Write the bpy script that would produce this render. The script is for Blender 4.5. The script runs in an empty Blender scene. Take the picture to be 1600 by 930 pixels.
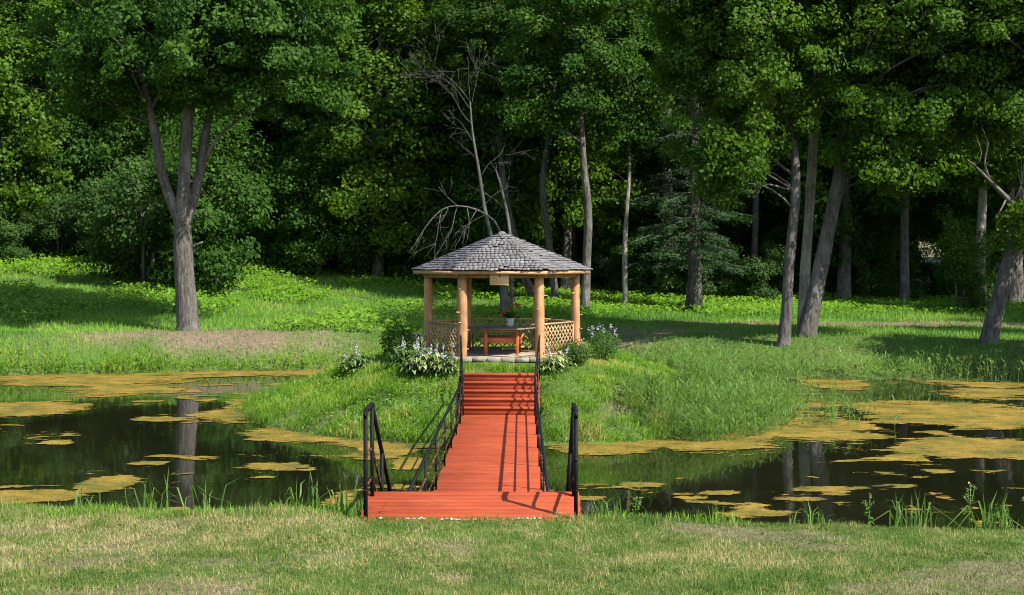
import bpy, math, random
import numpy as np
from mathutils import Vector, Matrix

random.seed(7)
rng = np.random.default_rng(11)
sc = bpy.context.scene
col = sc.collection

# ------------------------------------------------------------------ camera, sky, sun, exposure
CX, CZ, F = 0.53, 4.35, 2222.0
cam = bpy.data.cameras.new('camera')
cam.lens = 50.0
cam.sensor_width = 36.0
cam.clip_start = 0.1
cam.clip_end = 2000
camo = bpy.data.objects.new('camera', cam)
col.objects.link(camo)
camo.location = (CX, 0, CZ)
camo.rotation_euler = (math.radians(90) - math.atan(61 / F), 0, math.atan(14 / F))
sc.camera = camo

SUN_EL = math.radians(47)
SUN_H = (0.81, -0.586)
world = bpy.data.worlds.new('World')
sc.world = world
world.use_nodes = True
wn = world.node_tree
wn.nodes.clear()
sky = wn.nodes.new('ShaderNodeTexSky')
sky.sky_type = 'NISHITA'
sky.sun_disc = False
sky.sun_elevation = SUN_EL
sky.sun_rotation = math.atan2(SUN_H[0], SUN_H[1])
bg = wn.nodes.new('ShaderNodeBackground')
bg.inputs['Strength'].default_value = 0.12
wo = wn.nodes.new('ShaderNodeOutputWorld')
wn.links.new(sky.outputs[0], bg.inputs[0])
wn.links.new(bg.outputs[0], wo.inputs[0])

sun = bpy.data.lights.new('sun', 'SUN')
sun.energy = 4.8
sun.angle = math.radians(0.5)
sun.color = (1.0, 0.955, 0.88)
suno = bpy.data.objects.new('sun', sun)
col.objects.link(suno)
tosun = Vector((SUN_H[0] * math.cos(SUN_EL), SUN_H[1] * math.cos(SUN_EL), math.sin(SUN_EL)))
suno.rotation_euler = tosun.to_track_quat('Z', 'Y').to_euler()
suno.location = (30, -20, 60)

sc.view_settings.view_transform = 'Standard'
sc.view_settings.look = 'None'
sc.view_settings.gamma = 1.0
sc.view_settings.exposure = 1.15
sc.cycles.use_denoising = True
sc.cycles.filter_width = 1.05
sc.cycles.max_bounces = 6
sc.cycles.transmission_bounces = 3
sc.cycles.diffuse_bounces = 3
sc.cycles.caustics_reflective = False
sc.cycles.caustics_refractive = False


def P(px, py, d):
    """a point d metres away that the photograph shows at px, py"""
    return Vector((CX + (px - 814) * d / F, d, CZ - (py - 404) * d / F))


# ------------------------------------------------------------------ numpy noise
def _hash(ix, iy, iz, seed):
    h = (ix.astype(np.uint64) * np.uint64(73856093)) ^ (iy.astype(np.uint64) * np.uint64(19349663)) ^ \
        (iz.astype(np.uint64) * np.uint64(83492791)) ^ np.uint64(seed * 2654435761 % (2 ** 31))
    h = (h ^ (h >> np.uint64(13))) * np.uint64(1274126177)
    h = h ^ (h >> np.uint64(16))
    return (h & np.uint64(0xFFFF)).astype(np.float64) / 65535.0


def vnoise(x, y, z=0.0, seed=1):
    x = np.asarray(x, float) + 5000
    y = np.asarray(y, float) + 5000
    z = np.zeros_like(x) + z + 5000
    ix, iy, iz = np.floor(x).astype(np.int64), np.floor(y).astype(np.int64), np.floor(z).astype(np.int64)
    fx, fy, fz = x - ix, y - iy, z - iz
    fx, fy, fz = [f * f * (3 - 2 * f) for f in (fx, fy, fz)]
    r = 0
    for dx in (0, 1):
        for dy in (0, 1):
            for dz in (0, 1):
                w = (fx if dx else 1 - fx) * (fy if dy else 1 - fy) * (fz if dz else 1 - fz)
                r = r + w * _hash(ix + dx, iy + dy, iz + dz, seed)
    return r


def fbm(x, y, z=0.0, seed=1, oct=3):
    r, a, t = 0, 1.0, 0
    for k in range(oct):
        r = r + a * vnoise(np.asarray(x) * 2 ** k, np.asarray(y) * 2 ** k, np.asarray(z) * 2 ** k, seed + k)
        t += a
        a *= 0.5
    return r / t


def sstep(a, b, x):
    t = np.clip((np.asarray(x, float) - a) / (b - a), 0, 1)
    return t * t * (3 - 2 * t)


# ------------------------------------------------------------------ mesh helpers
def mesh_np(name, V, faces, smooth=False, tint=None, mats=None, mat_idx=None):
    """faces: an (M,k) array or a list of such arrays"""
    if not isinstance(faces, list):
        faces = [faces]
    faces = [np.asarray(f, np.int32) for f in faces if len(f)]
    V = np.asarray(V, np.float32)
    me = bpy.data.meshes.new(name)
    nl = sum(f.size for f in faces)
    npoly = sum(len(f) for f in faces)
    me.vertices.add(len(V))
    me.vertices.foreach_set('co', V.ravel())
    me.loops.add(nl)
    me.loops.foreach_set('vertex_index', np.concatenate([f.ravel() for f in faces]))
    me.polygons.add(npoly)
    tot = np.concatenate([np.full(len(f), f.shape[1], np.int32) for f in faces])
    st = np.concatenate([[0], np.cumsum(tot)[:-1]]).astype(np.int32)
    me.polygons.foreach_set('loop_start', st)
    if smooth:
        me.polygons.foreach_set('use_smooth', np.ones(npoly, bool))
    if mat_idx is not None:
        me.polygons.foreach_set('material_index', np.asarray(mat_idx, np.int32))
    if tint is not None:
        at = me.attributes.new('tint', 'FLOAT', 'POINT')
        at.data.foreach_set('value', np.asarray(tint, np.float32))
    me.update(calc_edges=True)
    me.validate()
    for m in (mats or []):
        me.materials.append(m)
    return me


def link(name, me, parent=None, loc=(0, 0, 0), rot=(0, 0, 0), scale=(1, 1, 1)):
    o = bpy.data.objects.new(name, me)
    col.objects.link(o)
    o.parent = parent
    o.location = loc
    o.rotation_euler = rot
    o.scale = scale
    return o


def tag(o, label=None, cat=None, group=None, kind=None):
    if label:
        o['label'] = label
    if cat:
        o['category'] = cat
    if group:
        o['group'] = group
    if kind:
        o['kind'] = kind
    return o


def thing(name, loc, label, cat, group=None, rz=0.0):
    o = link(name, None, None, loc, (0, 0, rz))
    o.empty_display_size = 0.3
    return tag(o, label, cat, group)


class MB:
    """collects shapes, then becomes one mesh"""

    def __init__(self):
        self.V, self.Fq, self.Ft, self.n, self.T = [], [], [], 0, []

    def add(self, V, quads=None, tris=None, tint=0.5):
        V = np.asarray(V, float)
        if quads is not None and len(quads):
            self.Fq.append(np.asarray(quads) + self.n)
        if tris is not None and len(tris):
            self.Ft.append(np.asarray(tris) + self.n)
        self.V.append(V)
        self.T.append(np.full(len(V), tint) if np.isscalar(tint) else np.asarray(tint))
        self.n += len(V)

    def box(self, c, s, rz=0.0, tint=0.5, bev=0.0):
        hx, hy, hz = s[0] / 2, s[1] / 2, s[2] / 2
        if bev <= 0:
            V = np.array([[x * hx, y * hy, z * hz] for z in (-1, 1) for y in (-1, 1) for x in (-1, 1)])
            Q = [[0, 2, 3, 1], [4, 5, 7, 6], [0, 1, 5, 4], [2, 6, 7, 3], [0, 4, 6, 2], [1, 3, 7, 5]]
            T = None
        else:
            b = min(bev, hx * .9, hy * .9, hz * .9)
            V, idx = [], {}
            for sx in (-1, 1):
                for sy in (-1, 1):
                    for sz in (-1, 1):
                        for ax in range(3):
                            p = [sx * (hx - b), sy * (hy - b), sz * (hz - b)]
                            p[ax] = [sx * hx, sy * hy, sz * hz][ax]
                            idx[(sx, sy, sz, ax)] = len(V)
                            V.append(p)
            V = np.array(V)
            Q, T = [], []
            for ax in range(3):
                o1, o2 = [a for a in range(3) if a != ax]
                for s_ in (-1, 1):
                    f = []
                    for (u, w) in ((-1, -1), (1, -1), (1, 1), (-1, 1)):
                        k = [0, 0, 0]
                        k[ax], k[o1], k[o2] = s_, u, w
                        f.append(idx[(k[0], k[1], k[2], ax)])
                    Q.append(f)
                for u in (-1, 1):
                    for w in (-1, 1):
                        k0, k1 = [0, 0, 0], [0, 0, 0]
                        k0[ax], k1[ax] = -1, 1
                        k0[o1] = k1[o1] = u
                        k0[o2] = k1[o2] = w
                        Q.append([idx[(*k0, o1)], idx[(*k1, o1)], idx[(*k1, o2)], idx[(*k0, o2)]])
            for sx in (-1, 1):
                for sy in (-1, 1):
                    for sz in (-1, 1):
                        T.append([idx[(sx, sy, sz, 0)], idx[(sx, sy, sz, 1)], idx[(sx, sy, sz, 2)]])
        if T is not None:                # turn every face outward
            for L_ in (Q, T):
                for f in L_:
                    n_ = np.cross(V[f[1]] - V[f[0]], V[f[2]] - V[f[0]])
                    if np.dot(n_, V[f].mean(0)) < 0:
                        f.reverse()
        if rz:
            c_, s_ = math.cos(rz), math.sin(rz)
            V = np.stack([V[:, 0] * c_ - V[:, 1] * s_, V[:, 0] * s_ + V[:, 1] * c_, V[:, 2]], 1)
        self.add(V + np.asarray(c), Q, T, tint)
        return self

    def bar(self, a, b, w, h=None, tint=0.5):
        """a square bar from a to b; w across, h up"""
        a, b = np.asarray(a, float), np.asarray(b, float)
        h = h or w
        d = (b - a) / np.linalg.norm(b - a)
        up = np.array([0, 0, 1.0]) if abs(d[2]) < .95 else np.array([0, 1.0, 0])
        s = np.cross(d, up)
        s /= np.linalg.norm(s)
        u = np.cross(s, d)
        V = []
        for p in (a, b):
            for (i, j) in ((-1, -1), (1, -1), (1, 1), (-1, 1)):
                V.append(p + s * i * w / 2 + u * j * h / 2)
        Q = [[0, 1, 2, 3], [7, 6, 5, 4], [0, 4, 5, 1], [1, 5, 6, 2], [2, 6, 7, 3], [3, 7, 4, 0]]
        self.add(V, Q, None, tint)
        return self

    def tube(self, pts, rad, sides=8, tint=0.5, rough=0.0, cap=True, seed=0):
        pts = np.asarray(pts, float)
        rad = np.asarray(rad, float) * np.ones(len(pts))
        n = len(pts)
        tg = np.gradient(pts, axis=0)
        tg /= np.linalg.norm(tg, axis=1)[:, None] + 1e-9
        ref = np.array([1.0, 0.05, 0])
        s = np.cross(tg, ref)
        s /= np.linalg.norm(s, axis=1)[:, None] + 1e-9
        u = np.cross(tg, s)
        ang = np.linspace(0, 2 * math.pi, sides, endpoint=False)
        R = np.repeat(rad[:, None], sides, 1)
        if rough:
            zz = np.repeat(np.arange(n)[:, None], sides, 1) * 0.45
            R = R * (1 + rough * (2 * vnoise(np.cos(ang)[None, :] * 1.7 + zz * 0, np.sin(ang)[None, :] * 1.7 + zz * 0, zz, 31 + seed) - 1))
        V = pts[:, None, :] + R[..., None] * (np.cos(ang)[None, :, None] * s[:, None, :] + np.sin(ang)[None, :, None] * u[:, None, :])
        V = V.reshape(-1, 3)
        i = np.arange(n - 1)[:, None] * sides
        k = np.arange(sides)[None, :]
        k2 = (k + 1) % sides
        Q = np.stack([i + k2, i + sides + k2, i + sides + k, i + k], -1).reshape(-1, 4)
        T = None
        if cap:
            V = np.vstack([V, pts[0], pts[-1]])
            b0, b1 = n * sides, n * sides + 1
            kk = np.arange(sides)
            T = np.vstack([np.stack([(kk + 1) % sides, kk, np.full(sides, b0)], 1),
                           np.stack([(n - 1) * sides + kk, (n - 1) * sides + (kk + 1) % sides, np.full(sides, b1)], 1)])
        self.add(V, Q, T, tint)
        return self

    def mesh(self, name, mats, smooth=False):
        fs = []
        if self.Fq:
            fs.append(np.vstack(self.Fq))
        if self.Ft:
            fs.append(np.vstack(self.Ft))
        return mesh_np(name, np.vstack(self.V), fs, smooth, np.concatenate(self.T), mats if isinstance(mats, list) else [mats])

    def build(self, name, mats, parent=None, smooth=False, **kw):
        return link(name, self.mesh(name, mats, smooth), parent, **kw)


# ------------------------------------------------------------------ materials
def new_mat(name):
    m = bpy.data.materials.new(name)
    m.use_nodes = True
    nt = m.node_tree
    b = nt.nodes['Principled BSDF']
    return m, nt, b


def N(nt, kind, **kw):
    n = nt.nodes.new('ShaderNode' + kind)
    for k, v in kw.items():
        if k in n.inputs:
            n.inputs[k].default_value = v
        else:
            setattr(n, k, v)
    return n


def ramp(nt, stops, src, interp='LINEAR'):
    r = N(nt, 'ValToRGB')
    cr = r.color_ramp
    cr.interpolation = interp
    while len(cr.elements) < len(stops):
        cr.elements.new(0.5)
    for e, (p, c) in zip(cr.elements, stops):
        e.position = p
        e.color = (*c, 1)
    nt.links.new(src, r.inputs[0])
    return r.outputs[0]


def mixc(nt, a, b, fac, mode='MIX'):
    m = N(nt, 'Mix', data_type='RGBA', blend_type=mode)
    for s, i in ((fac, 0), (a, 6), (b, 7)):
        if hasattr(s, 'node'):
            nt.links.new(s, m.inputs[i])
        else:
            m.inputs[i].default_value = s if i == 0 else (*s, 1)
    return m.outputs[2]


def coords(nt, scale=(1, 1, 1), kind='Object'):
    if kind == 'World':
        src = N(nt, 'NewGeometry').outputs['Position']
    else:
        src = N(nt, 'TexCoord').outputs[kind]
    mp = N(nt, 'Mapping')
    mp.inputs['Scale'].default_value = scale
    nt.links.new(src, mp.inputs[0])
    return mp.outputs[0]


def noise(nt, vec, scale, detail=4, rough=.55):
    n = N(nt, 'TexNoise')
    n.inputs['Scale'].default_value = scale
    n.inputs['Detail'].default_value = detail
    n.inputs['Roughness'].default_value = rough
    nt.links.new(vec, n.inputs['Vector'])
    return n.outputs[0]


def bump(nt, b, h, dist, strength=1.0):
    n = N(nt, 'Bump')
    n.inputs['Distance'].default_value = dist
    n.inputs['Strength'].default_value = strength
    nt.links.new(h, n.inputs['Height'])
    nt.links.new(n.outputs[0], b.inputs['Normal'])


def leaf_mat(name, stops, trans=0.35, rough=.45, scale=.35, spec=.35, tcol=1.3, upn=0.0):
    """foliage: own tint of each leaf, slow change over the plant, light through the blade"""
    m, nt, b = new_mat(name)
    at = N(nt, 'Attribute', attribute_name='tint').outputs['Fac']
    nz = noise(nt, coords(nt, kind='World'), scale, 2)
    rnd = N(nt, 'ObjectInfo').outputs['Random']
    ad = N(nt, 'Math', operation='MULTIPLY_ADD')
    nt.links.new(nz, ad.inputs[0])
    ad.inputs[1].default_value = .7
    nt.links.new(at, ad.inputs[2])
    ad2 = N(nt, 'Math', operation='MULTIPLY_ADD')
    nt.links.new(rnd, ad2.inputs[0])
    ad2.inputs[1].default_value = .22
    nt.links.new(ad.outputs[0], ad2.inputs[2])
    sb = N(nt, 'Math', operation='SUBTRACT')
    nt.links.new(ad2.outputs[0], sb.inputs[0])
    sb.inputs[1].default_value = .46
    c = ramp(nt, stops, sb.outputs[0])
    nt.links.new(c, b.inputs['Base Color'])
    b.inputs['Roughness'].default_value = rough
    b.inputs['Specular IOR Level'].default_value = spec
    t = N(nt, 'BsdfTranslucent')
    hs = mixc(nt, c, (tcol, tcol * .98, tcol * .45), 1.0, 'MULTIPLY')
    nt.links.new(hs, t.inputs[0])
    if upn:                          # soft turf: the blades' faces share the lie of the sward
        ge = N(nt, 'NewGeometry').outputs['Normal']
        vm = N(nt, 'Mix', data_type='VECTOR')
        vm.inputs[0].default_value = upn
        nt.links.new(ge, vm.inputs[4])
        vm.inputs[5].default_value = (0, 0, 1)
        nz_ = N(nt, 'VectorMath', operation='NORMALIZE')
        nt.links.new(vm.outputs[1], nz_.inputs[0])
        nt.links.new(nz_.outputs[0], b.inputs['Normal'])
    mx = N(nt, 'MixShader')
    mx.inputs[0].default_value = trans
    nt.links.new(b.outputs[0], mx.inputs[1])
    nt.links.new(t.outputs[0], mx.inputs[2])
    nt.links.new(mx.outputs[0], nt.nodes['Material Output'].inputs[0])
    return m


def wood_mat(name, ca, cb, rough=.6, sc=(1, 1, 1), bump_d=.004, attr=True):
    m, nt, b = new_mat(name)
    v = coords(nt, sc)
    n1 = noise(nt, v, 6, 6, .65)
    n2 = noise(nt, coords(nt, (1.3, 1.3, 1.3)), 2.5, 3)
    rnd = N(nt, 'ObjectInfo').outputs['Random']
    c = ramp(nt, [(.3, ca), (.7, cb)], n1)
    c = mixc(nt, c, ramp(nt, [(.35, (.62, .6, .58)), (.65, (1.05, 1.05, 1.05))], n2), .8, 'MULTIPLY')
    c = mixc(nt, c, ramp(nt, [(0, (.8, .78, .76)), (1, (1.12, 1.1, 1.08))], rnd), 1.0, 'MULTIPLY')
    nt.links.new(c, b.inputs['Base Color'])
    b.inputs['Roughness'].default_value = rough
    bump(nt, b, n1, bump_d)
    return m


def bark_mat(name, ca, cb, cc):
    m, nt, b = new_mat(name)
    v = coords(nt, (1, 1, .22), 'World')
    n1 = noise(nt, v, 11, 8, .78)
    vo = N(nt, 'TexVoronoi')
    vo.inputs['Scale'].default_value = 7
    nt.links.new(v, vo.inputs['Vector'])
    n2 = noise(nt, coords(nt, (1, 1, .6), 'World'), 1.6, 3)
    c = ramp(nt, [(.36, ca), (.58, cb)], n1)
    c = mixc(nt, c, cc, ramp(nt, [(.5, (0, 0, 0)), (.72, (1, 1, 1))], n2))
    nt.links.new(c, b.inputs['Base Color'])
    b.inputs['Roughness'].default_value = .9
    ad = N(nt, 'Math', operation='ADD')
    nt.links.new(n1, ad.inputs[0])
    nt.links.new(vo.outputs[0], ad.inputs[1])
    bump(nt, b, ad.outputs[0], .09)
    return m


M = {}
M['maple_leaf'] = leaf_mat('maple_leaf', [(0, (.028, .075, .011)), (.45, (.058, .135, .018)), (.8, (.105, .19, .024)), (1, (.16, .23, .03))], .48, .6, spec=.16)
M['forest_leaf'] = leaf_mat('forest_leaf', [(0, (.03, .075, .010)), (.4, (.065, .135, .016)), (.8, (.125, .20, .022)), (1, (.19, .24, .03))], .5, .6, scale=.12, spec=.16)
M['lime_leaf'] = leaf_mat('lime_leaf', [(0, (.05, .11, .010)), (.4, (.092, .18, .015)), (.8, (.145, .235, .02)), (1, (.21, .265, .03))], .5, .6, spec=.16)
M['needle'] = leaf_mat('needle', [(0, (.016, .042, .016)), (.5, (.032, .072, .022)), (1, (.06, .10, .034))], .2, .7, spec=.12)
M['shrub_leaf'] = leaf_mat('shrub_leaf', [(0, (.03, .07, .016)), (.5, (.06, .125, .022)), (1, (.12, .19, .038))], .42, .6, spec=.16)
M['lawn_blade'] = leaf_mat('lawn_blade', [(0, (0.0432, 0.0918, 0.0108)), (.3, (0.081, 0.1404, 0.0173)), (.55, (0.1512, 0.1782, 0.0389)), (.8, (0.2538, 0.216, 0.0864)), (1, (0.3564, 0.2862, 0.1404))], .25, .6, .45, .15, upn=.3)
M['long_blade'] = leaf_mat('long_blade', [(0, (0.0615, 0.1514, 0.0113)), (.5, (0.1277, 0.2507, 0.0171)), (.88, (0.1987, 0.3027, 0.0284)), (1, (0.3027, 0.2933, 0.0851))], .35, .5, .5, .25, upn=.22)
M['bank_blade'] = leaf_mat('bank_blade', [(0, (0.0564, 0.159, 0.0123)), (.5, (0.1129, 0.2565, 0.0164)), (.85, (0.1744, 0.3078, 0.0246)), (1, (0.2873, 0.2668, 0.0923))], .35, .5, .18, .25, upn=.35)
M['reed_blade'] = leaf_mat('reed_blade', [(0, (0.067, 0.1384, 0.0268)), (.5, (0.1205, 0.2142, 0.0401)), (.85, (0.1696, 0.2499, 0.0581)), (1, (0.2678, 0.241, 0.116))], .35, .5, .5, .3, upn=.08)
M['hosta_leaf'] = leaf_mat('hosta_leaf', [(0, (0.035, 0.091, 0.021)), (.5, (0.077, 0.147, 0.035)), (.75, (0.266, 0.308, 0.112)), (1, (0.42, 0.42, 0.21))], .25, .4, .5, .3)
M['weed_leaf'] = leaf_mat('weed_leaf', [(0, (.07, .17, .012)), (.5, (.12, .25, .016)), (1, (.22, .33, .03))], .38, .45, .3, .3, upn=.3)
M['bark'] = bark_mat('bark', (0.0224, 0.0184, 0.0152), (0.128, 0.112, 0.0944), (0.184, 0.176, 0.156))
M['pale_bark'] = bark_mat('pale_bark', (0.0986, 0.0863, 0.0677), (0.2958, 0.2649, 0.2095), (0.3944, 0.3697, 0.2958))
M['dead_bark'] = bark_mat('dead_bark', (0.042, 0.039, 0.033), (0.108, 0.105, 0.093), (0.156, 0.156, 0.144))
M['log'] = wood_mat('log', (0.3404, 0.1665, 0.0629), (0.4884, 0.2664, 0.1147), .55, (1, 1, .12), .004)
M['pale_wood'] = wood_mat('pale_wood', (0.37, 0.222, 0.0962), (0.5032, 0.3182, 0.1554), .6, (1, 1, 1))
M['orange_wood'] = wood_mat('orange_wood', (0.378, 0.09, 0.0198), (0.522, 0.153, 0.036), .45, (.3, 1, 1), .002)
M['grey_wood'] = wood_mat('grey_wood', (0.144, 0.108, 0.0765), (0.243, 0.189, 0.135), .6, (.3, 1, 1), .003)
M['brown_wood'] = wood_mat('brown_wood', (.14, .10, .065), (.25, .19, .13), .8)  # plain brown timber for deck beams, piles and roof sheathing


def red_paint():
    m, nt, b = new_mat('red_paint')
    v = coords(nt, (.5, 2.4, 3), 'World')
    n1 = noise(nt, v, 4, 5, .6)
    n2 = noise(nt, coords(nt, (1, 1, 1), 'World'), 1.1, 4)
    rnd = N(nt, 'ObjectInfo').outputs['Random']
    c = ramp(nt, [(.25, (.24, .038, .013)), (.55, (.305, .055, .018)), (.8, (.36, .078, .03))], n1)
    c = mixc(nt, c, ramp(nt, [(.3, (.80, .78, .78)), (.7, (1.08, 1.08, 1.08))], n2), 1, 'MULTIPLY')
    c = mixc(nt, c, ramp(nt, [(0, (.92, .92, .93)), (1, (1.06, 1.06, 1.06))], rnd), 1, 'MULTIPLY')
    n3 = noise(nt, coords(nt, (1.5, 9, 3), 'World'), 4, 5, .75)
    c = mixc(nt, c, (.32, .22, .17), ramp(nt, [(.66, (0, 0, 0)), (.76, (.65, .65, .65))], n3))
    nt.links.new(c, b.inputs['Base Color'])
    b.inputs['Roughness'].default_value = .7
    b.inputs['Specular IOR Level'].default_value = .18
    bump(nt, b, n1, .004)
    return m


M['red_paint'] = red_paint()


def black_metal(name, rust):
    m, nt, b = new_mat(name)
    n1 = noise(nt, coords(nt, (1, 1, 1), 'World'), 9, 5, .7)
    c = ramp(nt, [(.45, (.006, .006, .007)), (.75, rust)], n1)
    nt.links.new(c, b.inputs['Base Color'])
    b.inputs['Roughness'].default_value = .6
    b.inputs['Specular IOR Level'].default_value = .1
    bump(nt, b, n1, .002)
    return m


M['black_metal'] = black_metal('black_metal', (.011, .011, .012))
M['rusty_metal'] = black_metal('rusty_metal', (.30, .11, .05))


def shingle_mat():
    m, nt, b = new_mat('shingle')
    at = N(nt, 'Attribute', attribute_name='tint').outputs['Fac']
    n1 = noise(nt, coords(nt, (14, 14, 3)), 3, 5, .7)
    n2 = noise(nt, coords(nt), 1.6, 4)
    c = ramp(nt, [(0, (.09, .084, .085)), (.4, (.145, .138, .14)), (.8, (.20, .193, .195)), (1, (.26, .25, .25))], at)
    c = mixc(nt, c, ramp(nt, [(.3, (.55, .53, .52)), (.65, (1.1, 1.1, 1.1))], n1), .8, 'MULTIPLY')
    c = mixc(nt, c, ramp(nt, [(.35, (.72, .70, .68)), (.65, (1.08, 1.08, 1.08))], n2), 1, 'MULTIPLY')
    nt.links.new(c, b.inputs['Base Color'])
    b.inputs['Roughness'].default_value = .85
    bump(nt, b, n1, .006)
    return m


M['shingle'] = shingle_mat()


def ground_mat():
    m, nt, b = new_mat('ground_soil')
    v = coords(nt, kind='World')
    n1 = noise(nt, v, .35, 4)
    n2 = noise(nt, v, 6, 6, .7)
    n3 = noise(nt, v, 40, 4, .7)
    at = N(nt, 'Attribute', attribute_name='tint').outputs['Fac']
    g = ramp(nt, [(.3, (.045, .075, .016)), (.55, (.085, .11, .03)), (.75, (.17, .15, .065))], n2)
    g = mixc(nt, g, (.06, .13, .015), ramp(nt, [(.4, (0, 0, 0)), (.6, (.6, .6, .6))], n1))
    d = ramp(nt, [(.3, (.10, .07, .045)), (.55, (.18, .135, .088)), (.8, (.28, .23, .165))], n2)
    d = mixc(nt, d, ramp(nt, [(.3, (.7, .7, .7)), (.7, (1.15, 1.15, 1.15))], n3), 1, 'MULTIPLY')
    c = mixc(nt, g, d, at)
    nt.links.new(c, b.inputs['Base Color'])
    b.inputs['Roughness'].default_value = .95
    b.inputs['Specular IOR Level'].default_value = .1
    bump(nt, b, n2, .06)
    return m


M['ground'] = ground_mat()


def water_mat():
    m, nt, b = new_mat('pond_water')
    v = coords(nt, (1, .6, 1), 'World')
    n1 = noise(nt, v, .9, 3)
    n2 = noise(nt, v, 5, 3)
    n3 = noise(nt, v, .25, 3)
    c = ramp(nt, [(.35, (.005, .006, .0025)), (.7, (.012, .012, .005))], n3)
    nt.links.new(c, b.inputs['Base Color'])
    b.inputs['Roughness'].default_value = .035
    b.inputs['IOR'].default_value = 1.33
    b.inputs['Specular IOR Level'].default_value = .5
    ad = N(nt, 'Math', operation='MULTIPLY_ADD')
    nt.links.new(n2, ad.inputs[0])
    ad.inputs[1].default_value = .18
    nt.links.new(n1, ad.inputs[2])
    bump(nt, b, ad.outputs[0], .006, .6)
    return m


M['water'] = water_mat()


def algae_mat():
    m, nt, b = new_mat('algae_mat')
    v = coords(nt, (1, 1, 1), 'World')
    at = N(nt, 'Attribute', attribute_name='tint').outputs['Fac']      # how thick the mat is here
    n1 = noise(nt, v, .9, 6, .65)
    n2 = noise(nt, v, 12, 6, .75)
    n3 = noise(nt, coords(nt, (.7, 1.5, 1), 'World'), 2.6, 8, .75)
    c = ramp(nt, [(.30, (.06, .07, .014)), (.43, (.155, .13, .02)), (.56, (.25, .165, .026)), (.75, (.30, .215, .05))], n1)
    c = mixc(nt, c, ramp(nt, [(.32, (.42, .44, .40)), (.66, (1.15, 1.13, 1.1))], n2), 1, 'MULTIPLY')
    c = mixc(nt, c, ramp(nt, [(.35, (.6, .62, .5)), (.6, (1.08, 1.08, 1.08))], n3), 1, 'MULTIPLY')
    nt.links.new(c, b.inputs['Base Color'])
    b.inputs['Roughness'].default_value = .8
    b.inputs['Specular IOR Level'].default_value = .15
    bump(nt, b, n2, .03)
    a1 = N(nt, 'Math', operation='MULTIPLY_ADD')
    nt.links.new(n3, a1.inputs[0])
    a1.inputs[1].default_value = 3.2
    a1.inputs[2].default_value = -1.66
    a2 = N(nt, 'Math', operation='ADD')
    nt.links.new(a1.outputs[0], a2.inputs[0])
    nt.links.new(at, a2.inputs[1])
    a3 = N(nt, 'Math', operation='MULTIPLY_ADD')
    nt.links.new(n2, a3.inputs[0])
    a3.inputs[1].default_value = .7
    a3.inputs[2].default_value = -.35
    a4 = N(nt, 'Math', operation='ADD')
    nt.links.new(a2.outputs[0], a4.inputs[0])
    nt.links.new(a3.outputs[0], a4.inputs[1])
    al = ramp(nt, [(0, (0, 0, 0)), (.06, (1, 1, 1))], a4.outputs[0])
    nt.links.new(al, b.inputs['Alpha'])
    return m


M['algae'] = algae_mat()


def plain(name, c, rough=.6, var=.25, scale=12):
    m, nt, b = new_mat(name)
    n1 = noise(nt, coords(nt), scale, 4)
    lo = tuple(x * (1 - var) for x in c)
    hi = tuple(min(1, x * (1 + var)) for x in c)
    nt.links.new(ramp(nt, [(.3, lo), (.7, hi)], n1), b.inputs['Base Color'])
    b.inputs['Roughness'].default_value = rough
    bump(nt, b, n1, .003)
    return m


M['pot'] = plain('white_pot', (0.663, 0.663, 0.663), .4, .04)
M['geranium'] = plain('geranium', (.55, .02, .02), .5, .3, 30)
M['lilac'] = plain('lilac_petal', (0.496, 0.432, 0.56), .6, .15, 30)
M['stem'] = plain('green_stem', (.09, .15, .03), .6)
M['stone'] = plain('stone', (.24, .205, .15), .9, .3, 8)
M['gravel'] = plain('gravel', (0.375, 0.3525, 0.315), .9, .3, 20)
M['earth_floor'] = plain('earth_floor', (0.27, 0.2175, 0.15), .95, .3, 5)

# ------------------------------------------------------------------ the lie of the land
ISL = np.array([(-7.6, 41.5), (-6.9, 38.2), (-5.2, 35.4), (-3.2, 33.7), (-1.2, 32.9), (1.1, 33.1), (3.4, 33.6), (5.7, 35.0),
                (7.1, 38.2), (7.7, 42.5), (6.9, 46.5), (4.6, 48.6), (0, 49.4), (-4.4, 48.4), (-6.9, 45.4)])
# round the outline
for _ in range(2):
    a, b_ = ISL, np.roll(ISL, -1, 0)
    ISL = np.stack([a * .75 + b_ * .25, a * .25 + b_ * .75], 1).reshape(-1, 2)


def island_sd(x, y):
    """distance inside the island's shore (negative outside)"""
    x, y = np.asarray(x, float), np.asarray(y, float)
    shp = x.shape
    x, y = x.ravel(), y.ravel()
    d = np.full(x.shape, 1e9)
    ins = np.zeros(x.shape, bool)
    for i in range(len(ISL)):
        ax, ay = ISL[i]
        bx, by = ISL[(i + 1) % len(ISL)]
        ex, ey = bx - ax, by - ay
        t = np.clip(((x - ax) * ex + (y - ay) * ey) / (ex * ex + ey * ey), 0, 1)
        d = np.minimum(d, np.hypot(x - ax - t * ex, y - ay - t * ey))
        if abs(ey) > 1e-9:
            c = ((ay > y) != (by > y)) & (x < ex * (y - ay) / ey + ax)
            ins ^= c
    return np.where(ins, d, -d).reshape(shp)


def y_near(x):
    return 18.0 - .12 * np.clip(x, -12, 12) + .5 * (vnoise(np.asarray(x) * .6, np.zeros_like(np.asarray(x, float)), 0, 5) - .5)


def y_far(x):
    return np.interp(x, [-40, -20, -13, -7, 0, 6, 10, 16, 19, 23, 40], [52, 52.5, 54, 56, 57.5, 54.5, 51.4, 50.3, 49, 43.5, 42]) + \
        .9 * (vnoise(np.asarray(x) * .5, np.zeros_like(np.asarray(x, float)), 0, 6) - .5)


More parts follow.
